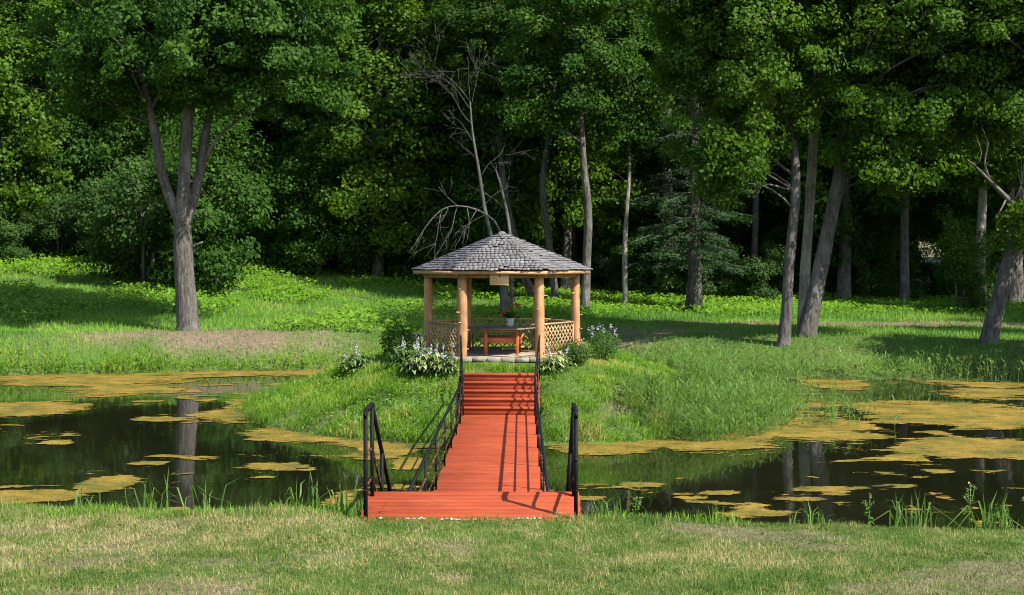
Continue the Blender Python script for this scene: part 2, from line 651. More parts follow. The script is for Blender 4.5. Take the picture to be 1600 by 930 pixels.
def pond_in(x, y):
    """distance inside the pond's outer shore (negative on land)"""
    return np.minimum(np.minimum(y - y_near(x), y_far(x) - y), 36 - np.abs(x))


def height(x, y):
    x, y = np.asarray(x, float), np.asarray(y, float)
    s = pond_in(x, y)
    lawn = 1.65 + np.clip(13.5 - y, 0, 12) * .045 + np.clip(-13 - y, -100, 0) * 0
    zb = np.interp(x, [-60, -33, -20, -8, 2, 10, 30, 60], [5.6, 5.1, 4.55, 3.75, 2.6, 2.0, 1.85, 1.9])
    bank = np.interp(x, [-60, -13, 0, 10, 60], [1.25, 1.3, 1.3, 1.3, 1.2])
    far = bank + (zb - bank) * np.clip((y - 61) / 27, 0, 1.15) + np.clip(y - 92, 0, 200) * .05
    mixy = sstep(25, 48, y)
    land = lawn * (1 - mixy) + far * mixy
    prof = sstep(0, 1, np.clip(-s / (3.3 + 1.9 * mixy), 0, 1)) * .8 + .2 * np.clip(-s / 3.0, 0, 1)
    rough = (fbm(x * .8, y * .8, 0, 3) - .5) * .16 + (fbm(x * .12, y * .12, 0, 9) - .5) * .5 * sstep(58, 75, y)
    h = np.where(s < 0, land * prof + rough * np.clip(-s / 2, 0, 1) * np.where(y < 30, .35, 1), -.9 * sstep(0, 3, s))
    # island
    i = island_sd(x, y)
    hi = np.where(i > 0, np.interp(i, [0, .5, 1, 2, 3, 4.6, 30], [-.02, .3, .52, 1.02, 1.4, 1.64, 1.67]) + (fbm(x, y, 0, 4) - .5) * .14 * np.clip(i, 0, 1)
                  * sstep(2.2, 4, np.hypot(x, y - 39.4)), -.9 * sstep(0, 2, -i))
    hi = np.where(hi > 0, hi * np.interp(x, [-8, -5, -2.8, 2.8, 5, 7.5, 9], [.6, .82, 1, 1, .72, .42, .35]), hi)
    h = np.where(s > 0, np.maximum(h, hi), h)
    # cuttings for the two stairs
    near_cut = np.interp(y, [14.7, 15.1, 15.7, 17.7, 18.5], [1.6, 1.5, 1.45, .2, .0])
    w = 1 - sstep(1.12, 1.55, np.abs(x))
    h = np.where((y > 14.7) & (y < 19.5), np.minimum(h, near_cut * w + h * (1 - w)), h)
    far_cut = np.interp(y, [33, 34.4, 36.0, 36.6], [.1, .25, 1.2, 1.6])
    w = 1 - sstep(.95, 1.2, np.abs(x))
    h = np.where((y > 32) & (y < 36.6), np.minimum(h, far_cut * w + h * (1 - w)), h)
    return h


def dirt_mask(x, y):
    """bare earth: the track on the right, worn banks and the tree's foot"""
    x, y = np.asarray(x, float), np.asarray(y, float)
    n = fbm(x * .9, y * .9, 0, 21)
    track = 1.5 * np.exp(-((y - (64.5 - .05 * (x - 10)) - 1.2 * (n - .5)) / 1.5) ** 2) * sstep(5, 10, x)
    bankr = np.exp(-((x - 7.0) / 4.5) ** 2 - ((y - 60) / 2.2) ** 2) * 1.2
    foot = np.exp(-((x + 12.0) / 5.2) ** 2 - ((y - 58.6) / 2.0) ** 2) * 1.5
    wood = sstep(80, 88, y - np.clip(-x, 0, 20) * .2) * .75
    r = np.maximum.reduce([track, bankr, foot, wood]) + (n - .5) * 1.7 * (np.maximum(track, np.maximum(bankr, foot)) > .15)
    # thin spots in the mown lawn and on the island's slope
    lw = (y < 16) * sstep(.62, .72, fbm(x * .9, y * 1.3, 0, 44)) * .8
    isl = (island_sd(x, y) > 0) * sstep(.60, .72, fbm(x * .8, y * .8, 0, 45)) * .7
    return np.clip(np.maximum(np.maximum(r, lw), isl), 0, 1)


def axis(parts):
    out = []
    for a, b, s in parts:
        out.append(np.arange(a, b, s))
    out.append([parts[-1][1]])
    return np.concatenate(out)


gx = axis([(-260, -60, 20), (-60, -30, 1.5), (-30, -12, .6), (-12, 12, .24), (12, 30, .6), (30, 60, 1.5), (60, 260, 20)])
gy = axis([(-120, 0, 10), (0, 9, 1), (9, 20, .22), (20, 32, .6), (32, 50, .26), (50, 66, .4), (66, 100, 1), (100, 300, 10)])
GX, GY = np.meshgrid(gx, gy)
GZ = height(GX, GY)
V = np.stack([GX.ravel(), GY.ravel(), GZ.ravel()], 1)
nx, ny = len(gx), len(gy)
ii = (np.arange(ny - 1)[:, None] * nx + np.arange(nx - 1)[None, :]).ravel()
Q = np.stack([ii, ii + 1, ii + nx + 1, ii + nx], 1)
ground = link('ground', mesh_np('ground', V, Q, True, dirt_mask(GX, GY).ravel(), [M['ground']]))
tag(ground, kind='structure')

wv = np.array([(-37, 15.5, 0), (37, 15.5, 0), (37, 59.5, 0), (-37, 59.5, 0)], float)
water = tag(link('pond_water', mesh_np('pond_water', wv, np.array([[0, 1, 2, 3]]), False, None, [M['water']])), kind='structure')

# ------------------------------------------------------------------ algae floating on the pond (marching squares over a patchy field)
def wp(px, py):
    d = F * CZ / (py - 404)
    return CX + (px - 814) * d / F, d


AL = [  # photo x0,x1,y0,y1 of each mat as it lies on the water, weight
    (-60, 330, 576, 607, 1.0), (250, 545, 573, 590, 1.0), (60, 300, 596, 622, .7), (-60, 140, 628, 655, 1.0), (380, 560, 600, 628, .5),
    (300, 470, 622, 672, 1.0), (380, 600, 655, 694, 1.1), (520, 720, 680, 702, 1.0), (115, 210, 742, 772, .9), (-40, 120, 768, 790, .9),
    (365, 495, 724, 737, .9), (610, 668, 715, 737, .85), (545, 640, 695, 722, .6), (490, 560, 770, 800, .8),
    (850, 1060, 682, 712, 1.2), (960, 1250, 660, 712, 1.2), (1120, 1390, 648, 700, 1.0), (1180, 1330, 612, 660, .5), (1330, 1660, 626, 672, 1.1),
    (1390, 1660, 682, 718, 1.1), (1255, 1365, 588, 612, .9), (1410, 1660, 586, 607, 1.0), (1465, 1660, 607, 627, .5), (955, 1045, 753, 771, .85),
    (1085, 1160, 767, 777, .9), (1240, 1325, 761, 770, .8), (1345, 1450, 756, 765, .9), (1090, 1255, 798, 811, .7), (1440, 1495, 734, 742, .7),
    (200, 300, 652, 660, .55), (60, 110, 690, 698, .5), (1030, 1100, 575, 592, .8), (1415, 1450, 792, 804, .6)]
ax_ = np.arange(-26, 27, .125)
ay_ = np.arange(18.5, 58, .125)
AX, AY = np.meshgrid(ax_, ay_)
field = np.full(AX.shape, -1.0)
wob = (fbm(AX * .55, AY * .9, 0, 50, 6) - .5)
for (x0, x1, y0, y1, w) in AL:
    xc, yc = (x0 + x1) / 2, (y0 + y1) / 2
    px_, d0 = wp(xc, yc)
    _, dn = wp(xc, y1)
    _, df = wp(xc, y0)
    X0, _ = wp(x0, yc)
    X1, _ = wp(x1, yc)
    ra, rb = (X1 - X0) / 2, (df - dn) / 2
    f_ = w * (1 - ((AX - px_) / ra) ** 2 - ((AY - (df + dn) / 2) / rb) ** 2)
    field = np.maximum(field, np.clip(f_, -1, .75))
# a thin scum all round the island's front and along the far shore
isd = island_sd(AX, AY)
field = np.maximum(field, .5 - np.abs(-isd - .25) / .4 - (AY > 42) * 2 - (AX < 0) * .2)
field = np.maximum(field, sstep(.70, .8, vnoise(AX * 1.1, AY * 1.6, 0, 61)) * .62 * (fbm(AX * .2, AY * .2, 0, 63) > .52) - .35)
field = field + wob * 1.7 + (fbm(AX * 4, AY * 5, 0, 70, 2) - .5) * .3 - .15
field = np.where((isd > .1) | (pond_in(AX, AY) < -.1), -1, field)


def marching(xs, ys, fld):
    ny_, nx_ = fld.shape
    V, T = [], []
    cache = {}

    def vert(key, p):
        if key not in cache:
            cache[key] = len(V)
            V.append(p)
        return cache[key]

    pos = fld > 0
    cnt = pos[:-1, :-1].astype(int) + pos[1:, :-1] + pos[:-1, 1:] + pos[1:, 1:]
    for j, i in zip(*np.nonzero(cnt)):
        cs = [(j, i), (j, i + 1), (j + 1, i + 1), (j + 1, i)]
        poly = []
        for k in range(4):
            a, b = cs[k], cs[(k + 1) % 4]
            fa, fb = fld[a], fld[b]
            if fa > 0:
                poly.append(vert(a, (xs[a[1]], ys[a[0]])))
            if (fa > 0) != (fb > 0):
                t = fa / (fa - fb)
                key = (a, b) if a < b else (b, a)
                poly.append(vert(key, (xs[a[1]] + t * (xs[b[1]] - xs[a[1]]), ys[a[0]] + t * (ys[b[0]] - ys[a[0]]))))
        for k in range(1, len(poly) - 1):
            T.append((poly[0], poly[k], poly[k + 1]))
    return np.array(V), np.array(T)


AV, AT = marching(ax_, ay_, field + .25)
gi = np.clip(np.round((AV[:, 0] - ax_[0]) / .125).astype(int), 0, len(ax_) - 1)
gj = np.clip(np.round((AV[:, 1] - ay_[0]) / .125).astype(int), 0, len(ay_) - 1)
at_f = np.clip(field[gj, gi] * 1.3, -.6, .62)
az = .006 + .012 * vnoise(AV[:, 0] * 3, AV[:, 1] * 3, 0, 77)
algae = link('algae', mesh_np('algae', np.column_stack([AV, az]), AT, True, at_f, [M['algae']]))
tag(algae, 'ochre algae mats floating in patches on the dark pond', 'algae', kind='stuff')


# ------------------------------------------------------------------ blades of grass, reeds, leaves
def blades(pts, h, w, lean, tint, bend=.5, seg=1, droop=0.0):
    """pts (n,3); one strip each: seg=1 triangle, seg=2 quad + triangle"""
    n = len(pts)
    h = np.asarray(h) * np.ones(n)
    w = np.asarray(w) * np.ones(n)
    az = rng.uniform(0, 2 * np.pi, n)
    fa = az + rng.uniform(-.9, .9, n) + np.pi / 2
    ld = np.stack([np.cos(az), np.sin(az), np.zeros(n)], 1)
    wd = np.stack([np.cos(fa), np.sin(fa), np.zeros(n)], 1) * (w / 2)[:, None]
    ln = (np.abs(rng.normal(0, lean, n)) + .05)
    tip = pts + ld * (h * ln)[:, None]
    tip[:, 2] += h * (1 - .5 * np.minimum(ln, 1) ** 2) - droop * h * ln
    if seg == 1:
        V = np.stack([pts - wd, pts + wd, tip], 1).reshape(-1, 3)
        Fc = [np.arange(n * 3).reshape(-1, 3)]
        return V, Fc, np.repeat(tint, 3)
    mid = pts + ld * (h * ln * .32)[:, None]
    mid[:, 2] += h * .62
    V = np.stack([pts - wd, pts + wd, mid + wd * .8, mid - wd * .8, tip], 1).reshape(-1, 3)
    b = np.arange(n)[:, None] * 5
    return V, [b + np.array([[0, 1, 2, 3]]), b + np.array([[3, 2, 4]])], np.repeat(tint, 5)


def leaves(pts, nrm, size, tint, aspect=.62, fold=0.0):
    """one pointed four-cornered leaf at each point"""
    n = len(pts)
    nrm = nrm / (np.linalg.norm(nrm, axis=1)[:, None] + 1e-9)
    r = rng.normal(size=(n, 3))
    u = np.cross(nrm, r)
    u /= np.linalg.norm(u, axis=1)[:, None] + 1e-9
    v = np.cross(nrm, u)
    s = np.asarray(size)[:, None] * np.ones((n, 1))
    V = np.stack([pts - u * s * .5, pts - v * s * aspect * .5 + u * s * .08, pts + u * s * .5 - nrm * s * fold, pts + v * s * aspect * .5 + u * s * .08], 1).reshape(-1, 3)
    return V, np.arange(n * 4).reshape(-1, 4), np.repeat(tint, 4)


def scatter(n, x0, x1, y0, y1, keep):
    x, y = rng.uniform(x0, x1, n), rng.uniform(y0, y1, n)
    k = rng.uniform(size=n) < keep(x, y)
    x, y = x[k], y[k]
    return np.stack([x, y, height(x, y)], 1)


def in_view(x, y, m=3.5):
    return np.abs(x - CX) < .37 * y + m


def build_stuff(name, parts, mat, label, cat):
    V, Fq, Ft, T, n = [], [], [], [], 0
    for (v, fs, t) in parts:
        for f in (fs if isinstance(fs, list) else [fs]):
            (Fq if f.shape[1] == 4 else Ft).append(f + n)
        V.append(v)
        T.append(t)
        n += len(v)
    fs = []
    if Fq:
        fs.append(np.vstack(Fq))
    if Ft:
        fs.append(np.vstack(Ft))
    o = link(name, mesh_np(name, np.vstack(V), fs, False, np.concatenate(T), [mat]))
    return tag(o, label, cat, kind='stuff')


# --- the mown lawn in front
def clear_landing(x, y):
    return ~((np.abs(x) < 1.16) & (y > 14.86))


def lawn_keep(x, y):
    return in_view(x, y, 2.5) * (pond_in(x, y) < -2.2) * clear_landing(x, y) * (1 - .75 * dirt_mask(x, y))


p = scatter(340000, -7.5, 8.5, 10.2, 16.6, lawn_keep)
dry = fbm(p[:, 0] * .5, p[:, 1] * .8, 0, 33, 4)
fine = fbm(p[:, 0] * 4.5, p[:, 1] * 3.0, 0, 34, 3)
side = sstep(-6, 5, p[:, 0]) * .10
near_edge = sstep(14.2, 15.6, p[:, 1])
tt = np.clip((dry - .5) * 1.1 + (fine - .5) * 1.2 + .42 - side + rng.normal(0, .33, len(p)) - near_edge * .2, 0, 1)
tuft = sstep(.5, .7, fbm(p[:, 0] * 2.2, p[:, 1] * 2.6, 0, 32, 2))
hh = rng.uniform(.018, .05, len(p)) * (1 + near_edge * 1.0) * (1 + .8 * tuft)
b1 = blades(p, hh, rng.uniform(.004, .008, len(p)), .95, tt)
# clover and plantain in green spots
q = scatter(60000, -9, 10.5, 9.0, 16.5, lambda x, y: lawn_keep(x, y) * sstep(.60, .68, fbm(x * 1.3, y * 1.6, 0, 35)))
q[:, 2] += rng.uniform(.02, .055, len(q))
b2 = leaves(q, np.array([0, 0, 1.0]) + rng.normal(0, .4, (len(q), 3)), rng.uniform(.012, .035, len(q)), rng.uniform(0, .25, len(q)), .7)
build_stuff('lawn_grass', [b1, b2], M['lawn_blade'], 'short mown grass, dry in patches, in front of the pond', 'grass')

# --- longer grass on the near bank's edge
p = scatter(120000, -11, 12, 14.7, 20.2, lambda x, y: in_view(x, y, 2.5) * (pond_in(x, y) < .1) * (pond_in(x, y) > -3.9 + .5 * np.sin(x * 3)) * (np.abs(x) > 1.17)
            * (.35 + .65 * (fbm(x * 1.2, y * 1.2, 0, 36) > .45)))
hh = rng.uniform(.07, .24, len(p)) * (.2 + 1.9 * fbm(p[:, 0] * 1.5, p[:, 1] * 1.5, 0, 37) ** 1.5) * np.where(pond_in(p[:, 0], p[:, 1]) < -2.9, .6, 1)
b1 = blades(p, hh, rng.uniform(.005, .011, len(p)), .5, np.clip(rng.normal(.38, .2, len(p)), 0, 1), seg=2, droop=.2)
build_stuff('shore_grass', [b1], M['long_blade'], 'longer green grass fringing the near bank of the pond', 'grass')


# --- the island
def gaz_out(x, y):
    return (np.hypot(x, y - 39.4) > 2.35) | ((np.abs(x) > 1.9) & (np.hypot(x, y - 39.4) > 2.2))


def isl_keep(x, y):
    return (island_sd(x, y) > .02) * gaz_out(x, y) * ~((np.abs(x) < 1.02) & (y < 36.1))


p = scatter(300000, -8, 9, 32.5, 49, lambda x, y: isl_keep(x, y) * (1 - .72 * dirt_mask(x, y)) * np.where(y > 43.5, .35, 1))
s_ = island_sd(p[:, 0], p[:, 1])
mown = sstep(3.2, 4.6, s_) * (np.abs(p[:, 0]) < 5)
left = sstep(1, -3, p[:, 0])
clump = sstep(.3, .75, fbm(p[:, 0] * 2.3, p[:, 1] * 2.3, 0, 38, 2))
hh = rng.uniform(.06, .2, len(p)) * (1 - .62 * mown) * (.4 + 1.3 * clump) * (1 + .3 * sstep(1.4, .2, s_)) * (1 + .3 * left)
tt = np.clip(.45 + (fbm(p[:, 0] * .9, p[:, 1] * .9, 0, 39, 3) - .5) * 1.9 + rng.normal(0, .15, len(p)) - .08 * left, 0, 1)
tt = np.clip(tt + (clump - .5) * .25, 0, 1)
wd_ = rng.uniform(.008, .018, len(p))
lg = (hh > .11)
b1 = blades(p[lg], hh[lg], wd_[lg], 1.0, tt[lg], seg=2, droop=.35)
b3 = blades(p[~lg], hh[~lg], wd_[~lg], 1.0, tt[~lg])
q = scatter(50000, -8, 8, 32.5, 46, lambda x, y: isl_keep(x, y) * sstep(.52, .62, fbm(x * 1.3, y * 1.3, 0, 40)) * (.25 + .75 * (x < -1)))
q[:, 2] += rng.uniform(.04, .22, len(q))
b2 = leaves(q, np.array([0, -.2, 1.0]) + rng.normal(0, .45, (len(q), 3)), rng.uniform(.03, .085, len(q)), rng.uniform(.1, .55, len(q)), .6)
build_stuff('island_grass', [b1, b2, b3], M['long_blade'], 'long bright green grass covering the slopes of the island', 'grass')


# --- reeds
def reeds(p, h, nleaf, lw, lean=.12):
    """upright stems with arching leaves"""
    n = len(p)
    h = np.asarray(h) * np.ones(n)
    az = rng.uniform(0, 2 * np.pi, n)
    ld = np.stack([np.cos(az), np.sin(az), np.zeros(n)], 1) * (np.abs(rng.normal(0, lean, n)) * h)[:, None]
    sd = np.stack([np.ones(n) * .006, np.zeros(n), np.zeros(n)], 1)
    top = p + ld
    top[:, 2] += h
    V = np.stack([p - sd, p + sd, top + sd * .3, top - sd * .3], 1).reshape(-1, 3)
    t0 = rng.uniform(.3, .8, n)
    parts = [(V, np.arange(n * 4).reshape(-1, 4), np.repeat(t0, 4))]
    for k in range(nleaf):
        f = rng.uniform(.25, 1.0, n)
        base = p + ld * f[:, None]
        base[:, 2] += h * f
        L = h * rng.uniform(.28, .5, n)
        a = rng.uniform(0, 2 * np.pi, n)
        d = np.stack([np.cos(a), np.sin(a), np.zeros(n)], 1)
        wv_ = np.stack([-np.sin(a), np.cos(a), np.zeros(n)], 1) * (lw * rng.uniform(.6, 1.2, n))[:, None]
        up = rng.uniform(.45, .95, n)
        m1 = base + d * (L * .42)[:, None]
        m1[:, 2] += L * .5 * up
        tp = base + d * (L * .95)[:, None]
        tp[:, 2] += L * (up - .45)
        V = np.stack([base - wv_ * .5, base + wv_ * .5, m1 + wv_ * .5, m1 - wv_ * .5, tp], 1).reshape(-1, 3)
        b = np.arange(n)[:, None] * 5
        parts.append((V, [b + np.array([[0, 1, 2, 3]]), b + np.array([[3, 2, 4]])], np.repeat(np.clip(t0 + rng.normal(-.1, .15, n), 0, 1), 5)))
    return parts


def reed_bed(x, y):
    i = island_sd(x, y)
    d1 = ((x - 7.0) / 2.2) ** 2 + ((y - 38.6) / 4.0) ** 2
    d2 = ((x - 5.2) / 2.1) ** 2 + ((y - 35.0) / 1.5) ** 2
    d3 = ((x - 6.2) / 1.2) ** 2 + ((y - 44) / 2.0) ** 2
    return (np.minimum(np.minimum(d1, d2), d3) < .75 + .5 * fbm(x, y, 0, 41)) * (i > -.9) * (i < 2.3)


p = scatter(9000, 2, 11.5, 32.5, 49, lambda x, y: reed_bed(x, y) * 1.0)
p[:, 2] = np.maximum(p[:, 2], -.25)
parts = reeds(p, rng.uniform(.5, 1.0, len(p)) * (.8 + .3 * fbm(p[:, 0] * .8, p[:, 1] * .8, 0, 42)), 5, .028)
# scattered reeds standing in the water beyond, and a low fringe round the island
p = scatter(700, 7.5, 11.5, 36, 50, lambda x, y: (island_sd(x, y) < -.2) * (pond_in(x, y) > .5) * sstep(11, 8.5, x) * .7)
p[:, 2] = -.15
parts += reeds(p, rng.uniform(.4, .9, len(p)), 4, .03, .2)
p = scatter(5000, -8.5, 5, 32.2, 45, lambda x, y: (island_sd(x, y) > -.25) * (island_sd(x, y) < .9) * (np.abs(x) > 1.1) * .8)
p[:, 2] = np.maximum(p[:, 2], -.1)
parts += reeds(p, rng.uniform(.18, .5, len(p)), 3, .022, .5)
build_stuff('reeds', parts, M['reed_blade'], 'bed of tall green reeds round the shore of the island', 'reeds')

# --- far bank: shore reeds, meadow and broad-leaved weeds
p = scatter(34000, -30, 30, 42, 61, lambda x, y: (pond_in(x, y) < .5) * (pond_in(x, y) > -2.0 + 1.4 * fbm(x * .5, y * .5, 0, 43)) * in_view(x, y, 4) * (y > 42)
            * np.where((x > -5) & (x < 4), .3, 1))
p[:, 2] = np.maximum(p[:, 2], -.1)
lf = p[:, 0] < 2
pl, pr = p[lf], p[~lf]
parts = reeds(pr, rng.uniform(.4, .95, len(pr)), 3, .04, .25)
build_stuff('shore_reeds', parts, M['reed_blade'], 'reeds lining the far shore on the right of the island', 'reeds')
cl_ = sstep(.3, .7, fbm(pl[:, 0] * 1.2, pl[:, 1] * 1.2, 0, 52, 2))
parts = reeds(pl, rng.uniform(.25, .6, len(pl)) * (.5 + .9 * cl_), 4, .045, .35)
build_stuff('shore_sedge', parts, M['long_blade'], 'bright green sedge lining the far shore on the left of the island', 'sedge')

p = scatter(380000, -36, 36, 52, 96, lambda x, y: (pond_in(x, y) < -.6) * in_view(x, y, 4) * (1 - .8 * dirt_mask(x, y)) * np.where(y > 75, .6, 1))
hh = rng.uniform(.10, .3, len(p)) * (.6 + .8 * fbm(p[:, 0] * .4, p[:, 1] * .4, 0, 46)) * np.where(p[:, 0] > 4, .8, 1) * (1 + .9 * (p[:, 0] > 2) * sstep(67, 70, p[:, 1]))
tt = np.clip(.36 + (fbm(p[:, 0] * .35, p[:, 1] * .35, 0, 47) - .5) * 1.6 + rng.normal(0, .14, len(p)), 0, 1)
b1 = blades(p, hh, rng.uniform(.018, .034, len(p)), .5, tt)
build_stuff('meadow_grass', [b1], M['bank_blade'], 'bright green meadow grass on the bank behind the pond', 'grass')
q = scatter(130000, -36, 30, 60, 94, lambda x, y: in_view(x, y, 4) * sstep(.44, .56, fbm(x * .28, y * .28, 0, 48) + .02 * (x < -3) - .1 * (x > 4) + .25 * (x > 2) * (y > 70)) * (y > 60 + 8 * (x > 2)))
q[:, 2] += rng.uniform(.1, .5, len(q)) * (.4 + fbm(q[:, 0] * .7, q[:, 1] * .7, 0, 49))
b2 = leaves(q, np.array([.1, -.35, 1.0]) + rng.normal(0, .35, (len(q), 3)), rng.uniform(.09, .24, len(q)), rng.uniform(.1, .75, len(q)), .75)
build_stuff('ground_weeds', [b2], M['weed_leaf'], 'broad leaved green weeds spreading over the slope below the wood', 'weeds')

# pale stones in front of the landing
mb = MB()
for k in range(240):
    x, y = random.choice((random.gauss(.1, .22), random.gauss(.62, .12), random.gauss(-.5, .3))), random.uniform(14.62, 14.87)
    s = random.uniform(.006, .02)
    mb.box((x, y, float(height(x, y)) + s * .3), (s * 2, s * 1.6, s * 1.2), random.uniform(0, 3), bev=s * .4)
tag(mb.build('gravel', M['gravel']), 'strip of pale gravel at the foot of the red landing', 'gravel', kind='stuff')



def wbuild(mb, name, mat, parent, smooth=False, top=None):
    """build a part given in world coordinates under its thing"""
    root = parent
    off = Vector((0, 0, 0))
    while root is not None:
        off += root.location
        root = root.parent
    return link(name, mb.mesh(name, mat, smooth), parent, loc=-off)


# ------------------------------------------------------------------ the red footbridge
bridge = thing('footbridge', (0, 14.6, 0), 'red painted plank footbridge with steps and black metal railings leading to the island', 'bridge')
BX, BY, BZ = bridge.location
DECK, LAND, TOPZ = .55, 1.75, 1.45
DECK0, DECK1 = 17.7, 34.5


def plank_meshes(n, size, mat, name, bv=.003):
    out = []
    for k in range(n):
        mb = MB()
        mb.box((0, 0, 0), size, bev=bv)
        v = mb.V[0]
        v[:, 1] += (vnoise(v[:, 0] * 2, v[:, 1] * 9, k * 3.1, 81) - .5) * .003 * (bv > .002)
        v[:, 2] += (vnoise(v[:, 0] * 1.5, v[:, 1] * 5, k * 5.3, 82) - .5) * .0012
        out.append(mb.mesh(name, mat))
    return out


pm = plank_meshes(5, (1.8, .1222, .04), M['red_paint'], 'plank', .0025)
y = DECK0 + .06
k = 0
while y < DECK1:
    link('plank', random.choice(pm), bridge, (random.uniform(-.012, .012), y - BY, DECK - .02 + random.uniform(-.0007, .0007)), (random.uniform(-.002, .002), 0, random.choice((0, math.pi)) + random.uniform(-.003, .003)))
    y += .1255
    k += 1
pm = plank_meshes(4, (2.34, .1005, .045), M['red_paint'], 'landing_plank')
LSL = math.atan2(.17, .82)
for k in range(8):
    u = k * .1055
    link('landing_plank', pm[k % 4], bridge, (random.uniform(-.015, .015), 15.70 - u * math.cos(LSL) - BY, LAND - .0225 - u * math.sin(LSL) + random.uniform(-.002, .002)),
         (LSL, 0, random.uniform(-.003, .003)))
wbuild(MB().box((0, 14.885, LAND - .24), (2.2, .03, .12), bev=.004), 'riser', M['red_paint'], bridge)
for sx in (-1, 1):
    wbuild(MB().bar((sx * 1.08, 14.95, LAND - .255), (sx * 1.08, 15.72, LAND - .1), .05, .1), 'landing_beam', M['red_paint'], bridge)
# near steps, going down from the landing
tr, ri = plank_meshes(3, (1.9, .33, .04), M['red_paint'], 'tread'), plank_meshes(3, (1.86, .03, .15), M['red_paint'], 'riser')
for k in range(7):
    zt = LAND - (k + 1) * (LAND - DECK) / 7
    yy = 15.79 + k * .31
    if k < 6:
        link('tread', tr[k % 3], bridge, (0, yy + .17 - BY, zt - .02))
    link('riser', ri[k % 3], bridge, (0, yy + .005 - BY, zt + .045))
# far steps, going up to the island
tr = plank_meshes(4, (1.88, .33, .045), M['red_paint'], 'tread')
ri = plank_meshes(4, (1.84, .03, .13), M['red_paint'], 'riser')
for k in range(5):
    zt = DECK + (k + 1) * .18
    yy = DECK1 + .02 + k * .3
    link('tread', tr[k % 4], bridge, (random.uniform(-.008, .008), yy + .13 - BY, zt - .0225 + random.uniform(-.003, .003)))
    link('riser', ri[k % 4], bridge, (0, yy + .012 - BY, zt - .113))
for sx in (-1, 1):
    mb = MB()
    mb.bar((sx * .965, DECK1 - .1, DECK - .05), (sx * .965, 36.15, TOPZ - .1), .045, .24)
    wbuild(mb, 'stair_stringer', M['red_paint'], bridge)
    mb = MB()
    mb.bar((sx * .92, 15.75, LAND - .15), (sx * .92, 17.75, DECK - .12), .05, .2)
    wbuild(mb, 'stair_stringer', M['red_paint'], bridge)
for x in (-.78, 0, .78):
    mb = MB().box((x, (DECK0 + DECK1) / 2 + .1, DECK - .045 - .09), (.1, DECK1 - DECK0 + .2, .17))
    wbuild(mb, 'deck_beam', M['brown_wood'], bridge)
for y in (18.4, 21.6, 24.8, 28.0, 31.2, 34.2):
    for x in (-.7, .7):
        mb = MB().tube([(x, y, -1.0), (x, y, -.2), (x, y, DECK - .21)], .085, 10)
        wbuild(mb, 'pile', M['brown_wood'], bridge, True)


def rail_bar(mb, pts, w):
    for a, b in zip(pts[:-1], pts[1:]):
        a, b = np.array(a, float), np.array(b, float)
        d = (b - a) / np.linalg.norm(b - a)
        mb.bar(a - d * w * .42, b + d * w * .42, w)


def railing(path, posts, mids, wt, wp_, wm, label):
    """path: points of the top rail; posts: (x, y, foot, head); mids: drops below the top rail"""
    mb = MB()
    rail_bar(mb, path, wt)
    r = wbuild(mb, 'railing', M['black_metal'], bridge)
    r['label'] = label
    for (x, y, f, h) in posts:
        m2 = MB().box((x, y, (f + h) / 2), (wp_, wp_, h - f))
        wbuild(m2, 'post', M['black_metal'], r)
    for dz in mids:
        m2 = MB()
        rail_bar(m2, [(x, y, z - dz) for (x, y, z) in path], wm)
        wbuild(m2, 'mid_rail', M['rusty_metal'], r)


for sx, nm in ((-1, 'left'), (1, 'right')):
    X1, X2, X3 = sx * .865, sx * 1.0, sx * 1.11
    top = DECK + .9
    path = [(X1, DECK0 - .05, top), (X1, 34.2, top), (X2, 36.08, TOPZ + .93)]
    posts = [(X1, y, DECK - .1, top - .02) for y in (DECK0 - .03, 20.7, 23.3, 25.9, 28.4, 30.6, 32.6, 34.25)]
    posts += [(X2, 36.08, TOPZ - .45, TOPZ + .95), (sx * .95, 35.15, DECK + .25, top + .44)]
    railing(path, posts, (.32, .62), .038, .032, .024, 'railing along the %s edge of the red deck' % nm)
    path = [(X3, 14.93, LAND + .95), (X3, 15.05, LAND + .99), (X3, 15.62, LAND + .99), (X3, 17.75, DECK + .88)]
    posts = [(X3, 14.95, LAND - .32, LAND + .955), (X3, 15.62, LAND - .3, LAND + .97), (X3, 16.7, LAND - .75, LAND + .35), (X3, 17.7, DECK - .3, DECK + .87)]
    railing(path, posts, (.47, .8), .040, .040, .024, 'short railing beside the landing on the %s' % nm)

# ------------------------------------------------------------------ the gazebo
GY0, GF, GR = 39.4, 1.70, 2.05
gaz = thing('gazebo', (0, GY0, GF - .1), 'six sided open timber gazebo with grey shingle roof on the island', 'gazebo')


def hexp(r, k, z):
    a = math.radians(-120 + 60 * k)
    return np.array([r * math.cos(a), GY0 + r * math.sin(a), z])


# floor slab and its stone edge
mb = MB()
top = [hexp(2.2, k, GF) for k in range(6)]
bot = [hexp(2.2, k, GF - .25) for k in range(6)]
Vh = np.array(top + bot)
mb.add(Vh, [[k, k + 6, (k + 1) % 6 + 6, (k + 1) % 6] for k in range(6)] + [[0, 1, 2, 3], [0, 3, 4, 5]])
wbuild(mb, 'floor', M['earth_floor'], gaz)
for k in range(6):
    for j in range(6):
        t0, t1 = j / 6 + .004, (j + 1) / 6 - .004
        a, b = hexp(2.25, k, GF - .015), hexp(2.25, k + 1, GF - .015)
        c = (a * (1 - t0) + b * t0 + a * (1 - t1) + b * t1) / 2
        ang = math.atan2((b - a)[1], (b - a)[0])
        m2 = MB().box(c + np.array([0, 0, random.uniform(-.012, .02)]), (np.linalg.norm(b - a) * (t1 - t0), .11 + random.uniform(-.02, .03), .12), ang, bev=.015)
        wbuild(m2, 'edge_stone', M['stone'], gaz)

